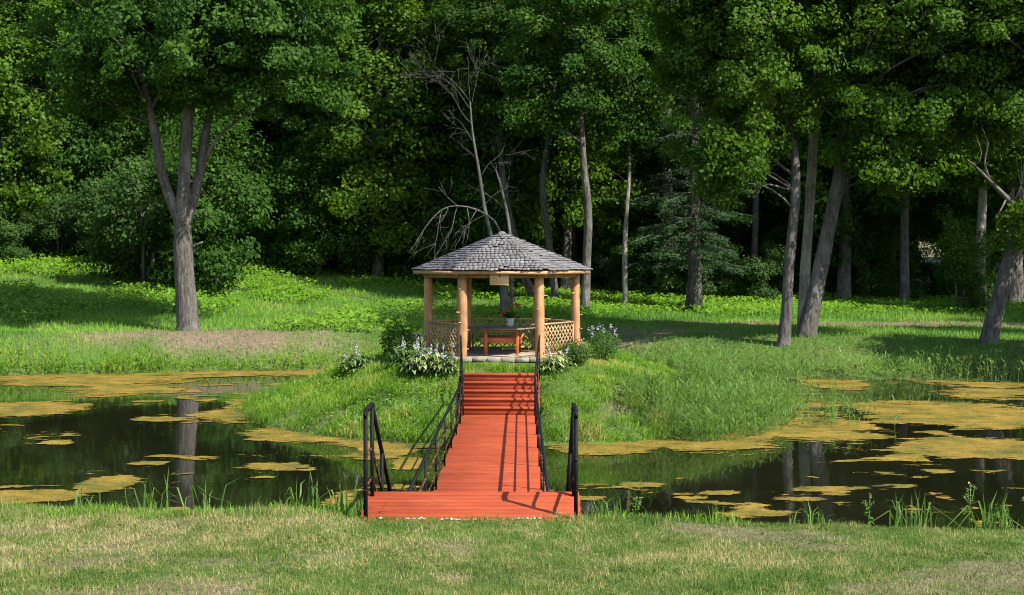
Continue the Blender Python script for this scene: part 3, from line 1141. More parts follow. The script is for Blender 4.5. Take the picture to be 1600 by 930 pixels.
posts = []
for k in range(6):
    c = hexp(GR, k, GF)
    zs = np.linspace(-.12, 3.84 - GF + .02, 15)
    r0 = .128 if k in (0, 1) else .122
    pts = [(c[0] + .012 * math.sin(z * 1.7 + k), c[1] + .012 * math.cos(z * 2.1 + k), GF + z) for z in zs]
    mb = MB().tube(pts, r0 * (1 - .05 * (zs / 2.2)), 20, rough=.06, seed=k)
    p_ = wbuild(mb, 'post', M['log'], gaz, True)
    for j in range(9):
        z = GF + .2 + 1.75 * (j + random.uniform(.1, .9)) / 9
        a = random.uniform(0, 2 * math.pi)
        if j % 2 == 0:
            a = random.choice((0, math.pi)) + random.gauss(0, .5)
        L = random.uniform(.05, .11) if random.random() < .75 else .17
        d = np.array([math.cos(a), math.sin(a), random.uniform(-.05, .12)])
        b0 = np.array([c[0], c[1], z])
        m2 = MB().tube([b0 + d * .09, b0 + d * (.12 + L * .5), b0 + d * (.12 + L)], [.024, .016, .012], 7)
        wbuild(m2, 'branch_stub', M['pale_wood'], p_)
# beams
for k in range(6):
    a, b = hexp(GR + .02, k, 3.89), hexp(GR + .02, k + 1, 3.89)
    d = (b - a) / np.linalg.norm(b - a)
    mb = MB().bar(a - d * .10, b + d * .10, .11, .12 + .004 * (k % 2))
    wbuild(mb, 'beam', M['log'], gaz)
# roof
EZ, APEX, RR = 4.03, 5.05, 2.47
mb = MB()
rv = [hexp(RR - .04, k, EZ - .05) for k in range(6)] + [np.array([0, GY0, APEX - .05])]
mb.add(np.array(rv), None, [[k, (k + 1) % 6, 6] for k in range(6)])
roof = wbuild(mb, 'roof', M['brown_wood'], gaz)
for k in range(6):
    a, b = hexp(RR - .02, k, EZ - .055), hexp(RR - .02, k + 1, EZ - .055)
    wbuild(MB().bar(a, b, .03, .085), 'fascia_board', M['pale_wood'], gaz)
    wbuild(MB().bar(hexp(RR - .1, k, EZ - .1), np.array([0, GY0, APEX - .13]), .07, .09), 'rafter', M['log'], gaz)
up = np.array([0, 0, 1.0])
rest = MB()
nsep = 0
order = [0, 1, 5, 2, 4, 3]
for fk in order:
    A, B = hexp(RR, fk, EZ), hexp(RR, fk + 1, EZ)
    ap = np.array([0, GY0, APEX])
    mid = (A + B) / 2
    L = np.linalg.norm(ap - mid)
    xs, ss = (B - A) / np.linalg.norm(B - A), (ap - mid) / L
    nn = np.cross(xs, ss)
    hw = np.linalg.norm(B - A) / 2
    ncourse = 17
    ex = L / ncourse
    for c in range(ncourse):
        s0 = c * ex - .03
        wave = lambda x: .018 * math.sin(x * 3 + c * 1.3 + fk) + .012 * math.sin(x * 7 + c * 2.1)
        wloc = hw * (1 - max(s0, 0) / L) + .012
        x = -wloc - random.uniform(0, .1)
        while x < wloc:
            w = random.uniform(.085, .15)
            x0, x1 = max(x, -wloc) + .003, min(x + w, wloc) - .003
            x += w
            if x1 - x0 < .02:
                continue
            s1 = min(s0 + ex * 1.75, L * .999)
            w1 = hw * (1 - s1 / L) + .012
            xc = (x0 + x1) / 2
            sb = s0 + wave(xc) + random.uniform(-.014, .014)
            lift = .030 + random.uniform(0, .012) + (.03 if random.random() < .04 else 0)
            u0, u1 = max(min(x0, w1), -w1), max(min(x1, w1), -w1)
            th = .016
            dz = random.uniform(-.008, .008)
            V = []
            for t_ in (0, th):
                V += [mid + xs * x0 + ss * (sb + dz) + nn * (lift + t_), mid + xs * x1 + ss * (sb - dz) + nn * (lift + t_),
                      mid + xs * u1 + ss * s1 + nn * (.004 + t_ * .5), mid + xs * u0 + ss * s1 + nn * (.004 + t_ * .5)]
            Qs = [[3, 2, 1, 0], [4, 5, 6, 7], [0, 1, 5, 4], [1, 2, 6, 5], [2, 3, 7, 6], [3, 0, 4, 7]]
            tn = min(1, max(0, random.gauss(.5, .16)))
            if fk in (0, 1, 5) and nsep < 300 and c < 8:
                wbuild(MB(), 'x', None, None) if False else None
                m2 = MB()
                m2.add(np.array(V), Qs, None, tn)
                wbuild(m2, 'shingle', M['shingle'], roof)
                nsep += 1
            else:
                rest.add(np.array(V), Qs, None, tn)
o = wbuild(rest, 'shingles', M['shingle'], roof)
o['kind'] = 'stuff'
# apex cap
mb = MB().tube([(0, GY0, APEX - .02), (0, GY0, APEX + .03), (0, GY0, APEX + .055)], [.13, .1, .02], 6, tint=.45)
wbuild(mb, 'ridge_cap', M['shingle'], roof)

# lattice railings on every side but the entrance
for k in range(1, 6):
    a, b = hexp(GR, k, 0), hexp(GR, k + 1, 0)
    d = (b - a) / np.linalg.norm(b - a)
    a, b = a + d * .13, b - d * .13
    W = np.linalg.norm(b - a)
    z0, z1 = GF + .08, GF + .90

    def at_(u, z, out=0.0):
        nrm_ = np.array([-d[1], d[0], 0])
        return a + d * u + np.array([0, 0, z]) + nrm_ * out

    r_ = wbuild(MB().bar(at_(0, z1), at_(W, z1), .075, .045), 'railing', M['pale_wood'], gaz)
    wbuild(MB().bar(at_(0, z0), at_(W, z0), .05, .045), 'bottom_rail', M['pale_wood'], r_)
    for u in (.03, W - .03):
        wbuild(MB().bar(at_(u, z0 + .024), at_(u, z1 - .024), .045, .045), 'end_bar', M['pale_wood'], r_)
    H = z1 - z0 - .05
    zb = z0 + .025
    step_ = .19 if k != 3 else .24
    for sgn in (1, -1):
        u = -H
        while u < W:
            # a slat rising at 45 degrees from (u,0)
            lo, hi = max(0, -u if u < 0 else 0), min(H, W - u)
            lo = max(lo, .0)
            if hi - lo > .06:
                p0, p1 = (u + lo, lo), (u + hi, hi)
                if sgn < 0:
                    p0, p1 = (W - p0[0], p0[1]), (W - p1[0], p1[1])
                m2 = MB().bar(at_(p0[0], zb + p0[1], sgn * .0065), at_(p1[0], zb + p1[1], sgn * .0065), .012, .034)
                wbuild(m2, 'lattice_slat', M['pale_wood'], r_)
            u += step_

M['new_wood'] = wood_mat('new_wood', (.62, .42, .2), (.78, .56, .3), .6)
wbuild(MB().box((-.04, 37.57, 3.97), (.3, .26, .03)), 'sign_arm', M['log'], gaz)
# blank board hung from the front beam
sg = thing('hanging_board', (-.04, 37.56, 3.86), 'plain square wooden board hanging from the front beam of the gazebo', 'board')
wbuild(MB().box((-.04, 37.42, 3.80), (.5, .03, .30), bev=.004), 'panel', M['new_wood'], sg)
wbuild(MB().box((-.03, 37.40, 3.90), (.05, .012, .07), bev=.003), 'shadow_mark', M['brown_wood'], sg)  # small dark block standing in for the wedge shadow on the board

# ------------------------------------------------------------------ table, bench, flower pot
tb = thing('table', (0, 39.6, GF), 'six sided wooden table with orange legs inside the gazebo', 'table')
TZ = GF + .74
for j in range(9):                      # boards of the top, cut to the hexagon
    y0_, y1_ = 39.6 - .95 + j * .211, 39.6 - .95 + (j + 1) * .211 - .006
    hwid = lambda y_: 1.1 - abs(y_ - 39.6) * math.tan(math.radians(30))
    V = []
    for z in (TZ - .035, TZ):
        V += [(-hwid(y0_), y0_, z), (hwid(y0_), y0_, z), (hwid(y1_), y1_, z), (-hwid(y1_), y1_, z)]
    m2 = MB()
    m2.add(np.array(V), [[3, 2, 1, 0], [4, 5, 6, 7], [0, 1, 5, 4], [1, 2, 6, 5], [2, 3, 7, 6], [3, 0, 4, 7]])
    wbuild(m2, 'top_board', M['grey_wood'], tb)
for (x, y) in ((-.43, 38.86), (.43, 38.86), (-.43, 40.3), (.43, 40.3)):
    wbuild(MB().box((x, y, GF + .335), (.085, .085, .67), bev=.006), 'leg', M['orange_wood'], tb)
    wbuild(MB().box((x, y - .02, GF + .022), (.11, .15, .042), bev=.006), 'foot', M['orange_wood'], tb)
for y in (38.82, 40.34):
    wbuild(MB().box((0, y, GF + .675), (1.06, .045, .06), bev=.004), 'apron', M['orange_wood'], tb)
wbuild(MB().box((0, 38.935, GF + .40), (1.12, .045, .15), bev=.004), 'stretcher', M['orange_wood'], tb)
wbuild(MB().box((0, 40.22, GF + .40), (1.0, .045, .13), bev=.004), 'stretcher', M['orange_wood'], tb)
wbuild(MB().bar((.47, 38.86, GF + .36), (.60, 38.9, GF + .60), .05, .05), 'brace', M['orange_wood'], tb)
bn = thing('bench', (0, 40.8, GF), 'orange wooden bench behind the table in the gazebo', 'bench')
for j in range(3):
    wbuild(MB().box((0, 40.62 + j * .125, GF + .43), (1.3, .118, .035), bev=.005), 'seat_board', M['orange_wood'], bn)
for sx in (-1, 1):
    wbuild(MB().box((sx * .5, 40.745, GF + .205), (.06, .3, .41), bev=.005), 'leg', M['orange_wood'], bn)

fp = thing('flower_pot', (.22, 40.1, TZ), 'white pot of red geraniums on the gazebo table', 'flower pot')
mb = MB().tube([(.22, 40.1, TZ), (.22, 40.1, TZ + .1), (.22, 40.1, TZ + .2), (.22, 40.1, TZ + .205), (.22, 40.1, TZ + .22), (.22, 40.1, TZ + .222), (.22, 40.1, TZ + .17)],
               [.09, .105, .12, .132, .132, .115, .11], 24)
wbuild(mb, 'pot', M['pot'], fp, True)
n = 150
c = np.array([.22, 40.1, TZ + .3]) + rng.normal(0, 1, (n, 3)) * [.10, .10, .06]
v, f, t = leaves(c, rng.normal(0, .5, (n, 3)) + [0, -.3, .8], rng.uniform(.05, .09, n), rng.uniform(.1, .5, n), .9)
link('foliage', mesh_np('foliage', v, f, False, t, [M['shrub_leaf']]), fp, -fp.location)
for (dx, dz) in ((-.18, .22), (.0, .36), (.17, .47), (.24, .45), (-.24, .25)):
    hd = np.array([.22 + dx, 40.07 + random.uniform(-.05, .05), TZ + .15 + dz])
    wbuild(MB().tube([(.22 + dx * .2, 40.1, TZ + .2), (.22 + dx * .7, 40.09, TZ + .2 + dz * .5), hd], .006, 5), 'stem', M['stem'], fp)
    n = 45
    c = hd + rng.normal(0, .025, (n, 3))
    v, f, t = leaves(c, c - hd + [0, 0, .01], rng.uniform(.03, .045, n), np.zeros(n), .9)
    link('flower', mesh_np('flower', v, f, False, t, [M['geranium']]), fp, -fp.location)


# ------------------------------------------------------------------ garden plants on the island
def hosta(x, y, r, label, flowers, cream=.6, group=None):
    z = float(height(x, y))
    t = thing('hosta', (x, y, z), label, 'plant', group)
    n = int(190 * (r / .5) ** 2)
    a = rng.uniform(0, 2 * np.pi, n)
    q = rng.uniform(.25, 1, n)
    ctr = rng.normal(0, .28 * r, (n, 2))
    L = r * rng.uniform(.3, .48, n)
    base = np.stack([ctr[:, 0] + np.cos(a) * q * r * .55, ctr[:, 1] + np.sin(a) * q * r * .55, np.maximum(.05, r * .75 * (1 - q ** 1.5) + rng.normal(.06, .07, n))], 1)
    d = np.stack([np.cos(a), np.sin(a), np.zeros(n)], 1)
    w = np.stack([-np.sin(a), np.cos(a), np.zeros(n)], 1) * (L * .28)[:, None]
    mid_ = base + d * (L * .5)[:, None] + [0, 0, .06]
    tip = base + d * L[:, None] - np.stack([0 * L, 0 * L, L * .25], 1)
    st = base - d * (L * .1)[:, None]
    V = np.stack([st, mid_ - w, mid_ + [0, 0, -.02], mid_ + w, tip], 1).reshape(-1, 3)
    b = np.arange(n)[:, None] * 5
    Fq = np.vstack([b + [[0, 2, 1, 1]], ])[:, :3]
    Ft = np.vstack([b + [[0, 2, 1]], b + [[0, 3, 2]], b + [[1, 2, 4]], b + [[2, 3, 4]]])
    tn = np.tile([.3, .3 + cream, .25, .3 + cream, .2 + cream], n) + np.repeat(rng.normal(-.05, .15, n), 5)
    link('leaves', mesh_np('leaves', V, Ft, False, np.clip(tn, 0, 1), [M['hosta_leaf']]), t)
    # inner leaf mass, so that the clump is not hollow
    n2 = n * 2
    c = rng.normal(0, 1, (n2, 3)) * [r * .38, r * .38, r * .2] + [0, 0, r * .28]
    c[:, 2] = np.maximum(c[:, 2], .03)
    v, f, tt_ = leaves(c, c + rng.normal(0, .3, (n2, 3)) + [0, 0, .4], rng.uniform(.06, .13, n2), rng.uniform(0, .35, n2), .6)
    link('foliage', mesh_np('foliage', v, f, False, tt_, [M['shrub_leaf']]), t)
    if flowers:
        ms, mf = MB(), []
        for k in range(flowers):
            a0 = random.uniform(0, 6.28)
            q0 = r * .55 * math.sqrt(random.random())
            h = random.uniform(.45, 1.0) * (.5 + r * .45)
            b0 = np.array([math.cos(a0) * q0, math.sin(a0) * q0, .15])
            t0 = b0 + np.array([math.cos(a0) * .12, math.sin(a0) * .12, h])
            ms.tube([b0, (b0 + t0) / 2 - [0, 0, -.03], t0], [.007, .006, .004], 4)
            n3 = 16
            u = rng.uniform(.62, 1.0, n3)
            mf.append(b0 + (t0 - b0) * u[:, None] + rng.normal(0, .022, (n3, 3)))
        ms.build('flower_stalk', M['stem'], t)
        c = np.vstack(mf)
        v, f, tt_ = leaves(c, rng.normal(0, 1, (len(c), 3)), rng.uniform(.022, .045, len(c)), np.zeros(len(c)), .7)
        link('flowers', mesh_np('flowers', v, f, False, tt_, [M['lilac']]), t)['kind'] = 'stuff'
    return t


hosta(-4.0, 39.2, .5, 'cream edged hosta with lilac flowers alone on the left slope of the island', 7)
hosta(-1.95, 36.7, .56, 'large hosta clump in full lilac flower left of the red steps', 16)
hosta(-1.42, 36.3, .42, 'cream edged hosta against the left rail of the red steps', 7)
hosta(-2.5, 37.5, .5, 'flowering hosta between the steps and the left gazebo post', 9, .35)
hosta(1.42, 36.5, .42, 'small cream edged hosta right of the top of the red steps', 5)


def bush(x, y, r, h, label, mat, leaf=.06, n=2600, flowers=0, name='shrub', cat='shrub', group=None, dens=1.0):
    z = float(height(x, y))
    t = thing(name, (x, y, z), label, cat, group)
    u = rng.normal(size=(n, 3))
    u /= np.linalg.norm(u, axis=1)[:, None]
    rad = rng.uniform(.15, 1, n) ** .45
    lump = .72 + .5 * fbm(u[:, 0] * 1.6 + x, u[:, 1] * 1.6 + y, u[:, 2] * 1.6, 91)
    c = u * (rad * lump)[:, None] * [r, r, h * .55] + [0, 0, h * .5]
    c[:, 2] = np.abs(c[:, 2]) + .01
    v, f, tt_ = leaves(c, u * .6 + [0, -.1, .6] + rng.normal(0, .45, (n, 3)), rng.uniform(.6, 1.3, n) * leaf, rng.uniform(.1, .6, n), .55)
    link('foliage', mesh_np('foliage', v, f, False, tt_, [mat]), t)
    ms = MB()
    for k in range(9):
        a0 = k * .7
        ms.tube([(0.02 * math.cos(a0), .02 * math.sin(a0), -.03), (math.cos(a0) * r * .3, math.sin(a0) * r * .3, h * .4), (math.cos(a0) * r * .6, math.sin(a0) * r * .6, h * .8)], [.012, .008, .004], 4)
    ms.build('stems', M['stem'], t)
    if flowers:
        a0 = rng.uniform(0, 6.28, flowers)
        q0 = np.sqrt(rng.uniform(0, 1, flowers)) * r * .85
        hd = np.stack([np.cos(a0) * q0, np.sin(a0) * q0, h * (1.05 - .35 * (q0 / r) ** 2) + rng.uniform(-.02, .14, flowers)], 1)
        c = (hd[:, None, :] + rng.normal(0, .028, (flowers, 12, 3)) * [1, 1, 1.6]).reshape(-1, 3)
        v, f, tt_ = leaves(c, rng.normal(0, 1, (len(c), 3)), rng.uniform(.025, .045, len(c)), np.zeros(len(c)), .8)
        link('flowers', mesh_np('flowers', v, f, False, tt_, [M['lilac']]), t)['kind'] = 'stuff'
    return t


bush(1.95, 37.35, .48, .62, 'leafy green bush in front of the right lattice panel', M['shrub_leaf'], .06, 2600, 5, 'garden_bush', 'bush')
bush(2.75, 38.5, .5, .85, 'bush with pale lilac flowers beside the right gazebo post', M['shrub_leaf'], .05, 2800, 13, 'garden_bush', 'bush')
bush(-2.55, 38.6, .5, .75, 'dark leafy bush beside the left gazebo post', M['forest_leaf'], .07, 2600, 6, 'garden_bush', 'bush')
bush(-3.0, 40.6, .55, .9, 'dark green bush at the back left of the gazebo', M['forest_leaf'], .08, 2200, 0, 'garden_bush', 'bush')


# sedge tufts and tall weeds on the near bank
def sedge(px, d, h, n, label):
    x = CX + (px - 814) * d / F
    z = float(height(x, d))
    t = thing('sedge_tuft', (x, d, z - .01), label, 'grass tuft')
    p0 = np.stack([rng.normal(0, .10, n), rng.normal(0, .06, n), np.zeros(n)], 1)
    v, fs, tt_ = blades(p0, rng.uniform(.5, 1.0, n) * h * 1.35, rng.uniform(.012, .024, n), .55, rng.uniform(.15, .6, n), seg=2, droop=.3)
    link('blades', mesh_np('blades', v, fs, False, tt_, [M['reed_blade']]), t)


sedge(232, 15.7, .5, 34, 'tall sedge tuft, leftmost on the near bank')
sedge(312, 15.65, .58, 15, 'thin upright sedge tuft at the foot of the tree reflection')
sedge(478, 15.5, .45, 22, 'spreading sedge tuft on the near bank left of the landing')
sedge(545, 15.2, .42, 26, 'sedge tuft growing against the left landing rail')
sedge(130, 15.8, .34, 14, 'short sedge tuft on the near bank in the far left')
sedge(1270, 14.75, .3, 26, 'low sedge tuft on the near bank below the trunk reflections')
sedge(1425, 14.6, .42, 42, 'bushy sedge tuft between the two tall weeds')
sedge(1560, 14.5, .42, 40, 'sedge tuft on the near bank at the far right')
sedge(950, 15.0, .35, 20, 'sedge tuft on the near bank right of the landing')


def weed(px, d, h, label):
    x = CX + (px - 814) * d / F
    z = float(height(x, d))
    t = thing('tall_weed', (x, d, z - .01), label, 'weed')
    tops = [(.02, 0, h)] + [(random.uniform(-.09, .09), random.uniform(-.05, .05), h * random.uniform(.72, .95)) for k in range(3)]
    ms = MB()
    ms.tube([(0, 0, 0), (.01, 0, h * .5), tops[0]], [.008, .006, .003], 5)
    for tp in tops[1:]:
        ms.tube([(.01, 0, h * .6), (tp[0] * .6, tp[1] * .6, h * .7), tp], [.005, .004, .002], 4)
    ms.build('stem', M['stem'], t)
    n = 20
    u = rng.uniform(.05, .85, n)
    a = rng.uniform(0, 6.28, n)
    c = np.stack([np.cos(a) * .045, np.sin(a) * .045, u * h], 1)
    v, f, tt_ = leaves(c, np.stack([np.cos(a) * .5, np.sin(a) * .5, np.ones(n)], 1) + rng.normal(0, .3, (n, 3)), rng.uniform(.04, .09, n), rng.uniform(.1, .5, n), .35)
    link('leaves', mesh_np('leaves', v, f, False, tt_, [M['weed_leaf']]), t)
    c = np.vstack([np.array(tp) + rng.normal(0, .013, (9, 3)) for tp in tops])
    v, f, tt_ = leaves(c, rng.normal(0, 1, (len(c), 3)), rng.uniform(.015, .03, len(c)), rng.uniform(.6, .9, len(c)), .8)
    link('seed_heads', mesh_np('seed_heads', v, f, False, tt_, [M['reed_blade']]), t)['kind'] = 'stuff'


weed(1515, 14.5, .55, 'tallest branching weed on the near bank at the right')
weed(1358, 14.65, .42, 'slim seeding weed on the near bank, shorter than its neighbour')
weed(992, 14.95, .26, 'broad leaved weed just right of the landing')


# ------------------------------------------------------------------ trees
def sample_path(pts, rad, step=.5):
    pts, rad = np.asarray(pts, float), np.asarray(rad, float)
    # Catmull-Rom through the given points
    P_ = np.vstack([2 * pts[0] - pts[1], pts, 2 * pts[-1] - pts[-2]])
    out, ro = [], []
    for i in range(1, len(P_) - 2):
        n = max(2, int(np.linalg.norm(P_[i + 1] - P_[i]) / step))
        for t in np.linspace(0, 1, n, endpoint=False):
            a, b, c, d = P_[i - 1], P_[i], P_[i + 1], P_[i + 2]
            out.append(.5 * (2 * b + (c - a) * t + (2 * a - 5 * b + 4 * c - d) * t * t + (3 * b - a - 3 * c + d) * t ** 3))
            ro.append(rad[i - 1] * (1 - t) + rad[i] * t)
    out.append(pts[-1])
    ro.append(rad[-1])
    return np.array(out), np.array(ro)


def crown_points(ells, n, gap=.42, seed=1, shell=.45, zmin=1.0):
    """centres of leaf sprays through the crown: denser towards the outside, with holes"""
    out = []
    vol = np.array([e[1][0] * e[1][1] * e[1][2] for e in ells]) ** .75
    vol = vol / vol.sum()
    for (c, r), w in zip(ells, vol):
        m = int(n * w * 2.2) + 4
        u = rng.normal(size=(m, 3))
        u /= np.linalg.norm(u, axis=1)[:, None]
        q = rng.uniform(0.05, 1, m) ** shell
        lump = .74 + .5 * vnoise(u[:, 0] * 2.2 + seed, u[:, 1] * 2.2, u[:, 2] * 2.2, seed)
        p = np.asarray(c) + u * (q * lump)[:, None] * np.asarray(r)
        k = (vnoise(p[:, 0] * .55, p[:, 1] * .55, p[:, 2] * .7, seed + 3) > gap) & (p[:, 2] > zmin)
        out.append(p[k][:int(n * w) + 1])
    return np.vstack(out)


def make_tree(stems, ells, ncl, per, clr, leaf, bark, lmat, seed=1, gap=.4, shell=.45, sides=14, up=.42, zmin=1.0, flat=.66, branch_sides=4, bmin=2.0):
    """returns (trunk mesh, crown mesh), both around the tree's foot"""
    tb_ = MB()
    SP, SR = [], []
    for j, (pts, rad) in enumerate(stems):
        sp, sr = sample_path(pts, rad)
        tb_.tube(sp, sr, sides, rough=.16, seed=seed + j)
        SP.append(sp)
        SR.append(sr)
    SP, SR = np.vstack(SP), np.concatenate(SR)
    cp = crown_points(ells, ncl, gap, seed, shell, zmin)
    nb = max(6, len(cp) // 9)
    seeds = cp[rng.choice(len(cp), nb, replace=False)]
    own = np.argmin(np.linalg.norm(cp[:, None, :] - seeds[None], axis=2), axis=1)

    def limb(a, p, r0, r1, k=5):
        L = np.linalg.norm(p - a)
        m_ = a * .5 + p * .5 + np.array([0, 0, .12 * L]) + rng.normal(0, .07 * L, 3)
        tt_ = np.linspace(0, 1, k)[:, None]
        tb_.tube(a * (1 - tt_) ** 2 + 2 * m_ * tt_ * (1 - tt_) + p * tt_ ** 2, np.linspace(r0, r1, k), branch_sides, cap=False)

    for g in range(nb):
        mem = cp[own == g]
        if not len(mem):
            continue
        p = mem.mean(0)
        dv = p - SP
        dist = np.linalg.norm(dv, axis=1)
        hor = np.linalg.norm(dv[:, :2], axis=1)
        cost = dist + 3.0 * np.maximum(0, SP[:, 2] - (p[2] - .45 * hor)) + 20 * (SP[:, 2] < min(bmin, p[2] * .8)) + rng.uniform(0, 1.5, len(SP))
        i = int(np.argmin(cost))
        p = SP[i] + (p - SP[i]) * .8
        r0 = min(SR[i] * .55, .02 + .010 * dist[i])
        limb(SP[i], p, r0, r0 * .45)
        for q in mem:
            limb(p, q, r0 * .4, .006, 4)
    n = len(cp) * per
    ci = np.repeat(np.arange(len(cp)), per)
    cs = rng.uniform(.6, 1.25, len(cp))
    off = rng.normal(size=(n, 3))
    off *= (rng.uniform(.2, 1, n) ** .5 / (np.linalg.norm(off, axis=1) + 1e-9))[:, None]
    off *= np.array([1, 1, flat]) * clr
    off *= cs[ci][:, None]
    off[:, 2] -= .22 * (off[:, 0] ** 2 + off[:, 1] ** 2) / clr
    pts = cp[ci] + off
    cc = np.mean([np.asarray(e[0]) for e in ells], 0)
    outw = cp[ci] - cc
    outw /= np.linalg.norm(outw, axis=1)[:, None] + 1e-9
    nrm = np.array([0, 0, up]) + outw * .5 + off / clr * .45 + rng.normal(0, .42, (n, 3))
    ct = rng.uniform(.05, .45, len(cp))
    v, f, t = leaves(pts, nrm, rng.uniform(.65, 1.3, n) * leaf, np.clip(ct[ci] + rng.normal(0, .1, n), 0, 1), .7, .12)
    return tb_.mesh('trunk', bark, True), mesh_np('crown', v, f, False, t, [lmat])


def plant_tree(name, meshes, loc, label, cat='tree', group=None, rz=0.0, s=1.0):
    t = thing(name, loc, label, cat, group, rz)
    t.scale = (s, s, s) if np.isscalar(s) else s
    link('trunk', meshes[0], t)
    if meshes[1] is not None:
        link('crown', meshes[1], t)
    return t


def foot(px, d, sink=.06):
    x = CX + (px - 814) * d / F
    return np.array([x, d, float(height(x, d)) - sink])


def loc_pts(base, pix, d, dy=None):
    """photo points at distance d -> local points round the foot"""
    out = []
    for k, (px, py) in enumerate(pix):
        q = np.array(P(px, py, d + (dy[k] if dy else 0))) - base
        out.append(q)
    return out


# the maple on the left bank
b = foot(293, 60)
fork = loc_pts(b, [(286, 345)], 60)[0]
main = [np.array([0.02, 0, -.2]), np.array([0, 0, .35])] + loc_pts(b, [(288, 440), (286, 385), (286, 335), (289, 260), (293, 200), (300, 110), (305, 20), (310, -90)], 60)
st = [(main, [.62, .47, .40, .39, .33, .26, .23, .18, .12, .04]),
      (loc_pts(b, [(284, 355), (268, 315), (252, 270), (244, 215), (225, 130), (190, 40)], 60, [0, 0, -.2, -.3, -.8, -1.2]), [.27, .23, .20, .18, .13, .05]),
      (loc_pts(b, [(289, 350), (302, 310), (314, 265), (320, 215), (345, 130), (390, 30)], 60, [0, .2, .4, .5, .9, 1.4]), [.27, .23, .22, .18, .13, .05]),
      (loc_pts(b, [(314, 262), (332, 228), (352, 205), (400, 170)], 60, [.4, .3, 0, -.5]), [.12, .09, .07, .03]),
      (loc_pts(b, [(292, 390), (305, 383), (317, 378)], 60), [.07, .05, .03])]
ells = [((-.5, 0, 14.2), (6.6, 6.0, 5.6)), ((3.2, -.5, 11.2), (3.8, 4.0, 2.6)), ((-3.6, .3, 11.0), (3.4, 3.6, 2.2)), ((0, 0, 18.5), (4.6, 4.6, 3.6)), ((4.6, -1, 13.5), (2.6, 3.2, 3.0))]
maple = make_tree(st, ells, 720, 170, .85, .185, M['bark'], M['maple_leaf'], 3, .28, bmin=8.0)
plant_tree('maple_tree', maple, b, 'large maple with forked trunk standing alone on the left bank')

# three trees on the right bank
b = foot(1226, 55)
st = [([np.array([-.05, 0, -.2]), np.array([0, 0, .3])] + loc_pts(b, [(1231, 440), (1237, 360), (1242, 300), (1238, 230), (1220, 150), (1205, 60), (1200, -60)], 55, [0, 0, 0, .1, .3, .4, .5]),
       [.33, .25, .21, .195, .18, .16, .13, .09, .03])]
t1 = make_tree(st, [((-1.6, -.3, 11.5), (3.4, 3.4, 5.2)), ((-2.4, -.8, 7.6), (2.2, 2.4, 2.2)), ((-.6, 0, 15.5), (3.4, 3.4, 3.6)), ((-3.4, .8, 13.4), (3.0, 3.0, 3.6))], 470, 170, .8, .17, M['bark'], M['lime_leaf'], 5, .36, bmin=6.2)
plant_tree('bank_tree', t1, b, 'grey trunked tree, leftmost of the three on the right bank')
b = foot(1254, 58)
st = [([np.array([0, 0, -.2]), np.array([0, 0, .3])] + loc_pts(b, [(1258, 420), (1263, 330), (1268, 240), (1273, 150), (1277, 60), (1280, -60)], 58), [.28, .23, .21, .195, .18, .155, .11, .03])]
t1 = make_tree(st, [((.4, .8, 16.5), (3.4, 3.4, 4.6)), ((.5, 1.2, 12.6), (2.2, 2.0, 2.0))], 220, 150, .8, .17, M['pale_bark'], M['lime_leaf'], 6, .4, bmin=9)
plant_tree('bank_tree', t1, b, 'pale straight trunked tree between two leaning trunks on the right bank')
b = foot(1262, 56)
st = [([np.array([-.1, 0, -.25]), np.array([-.02, 0, .35])] + loc_pts(b, [(1277, 440), (1291, 370), (1303, 310), (1311, 260), (1319, 190), (1340, 110), (1362, 30), (1380, -70)], 56, [0, 0, 0, 0, -.2, -.4, -.6, -.8]),
       [.52, .38, .31, .275, .25, .225, .19, .15, .10, .03]),
      (loc_pts(b, [(1318, 190), (1312, 120), (1300, 40), (1290, -50)], 56, [-.2, .3, .8, 1.0]), [.2, .17, .12, .04]),
      (loc_pts(b, [(1338, 115), (1390, 70), (1450, 30), (1500, -20)], 56, [-.4, -.8, -1.2, -1.4]), [.16, .12, .08, .03])]
ells = [((4.0, -.6, 12.0), (4.2, 4.2, 4.6)), ((2.6, -.8, 9.0), (3.0, 3.0, 2.4)), ((6.2, -.6, 9.6), (2.0, 2.6, 2.4)), ((3.4, 0, 16), (4.2, 4.2, 3.6)), ((-.6, 1.2, 12.6), (2.4, 2.4, 2.4))]
ells += [((3.2, -1.6, 7.0), (2.2, 2.2, 1.5)), ((7.2, -.4, 12.6), (2.6, 3.0, 3.6))]
t1 = make_tree(st, ells, 760, 150, .8, .175, M['bark'], M['lime_leaf'], 7, .32, bmin=6.2)
plant_tree('bank_tree', t1, b, 'thick curved tree, rightmost of the three on the right bank')
# leaning tree at the right edge
b = foot(1546, 54)
st = [([np.array([-.05, 0, -.2]), np.array([0, 0, .3])] + loc_pts(b, [(1562, 460), (1580, 390), (1598, 320), (1615, 240), (1628, 150), (1640, 40), (1650, -60)], 54), [.42, .33, .28, .25, .23, .2, .16, .11, .04]),
      (loc_pts(b, [(1594, 338), (1570, 310), (1545, 285), (1522, 262), (1508, 250)], 54, [0, -.4, -.8, -1.2, -1.5]), [.13, .10, .075, .05, .02]),
      (loc_pts(b, [(1545, 285), (1535, 255), (1540, 225), (1530, 200)], 54, [-.8, -1, -1.1, -1.2]), [.05, .04, .03, .01]),
      (loc_pts(b, [(1570, 310), (1560, 330), (1548, 345)], 54, [-.4, -.6, -.7]), [.04, .03, .01]),
      (loc_pts(b, [(1522, 262), (1530, 240), (1522, 215)], 54, [-1.2, -1.4, -1.4]), [.03, .02, .01])]
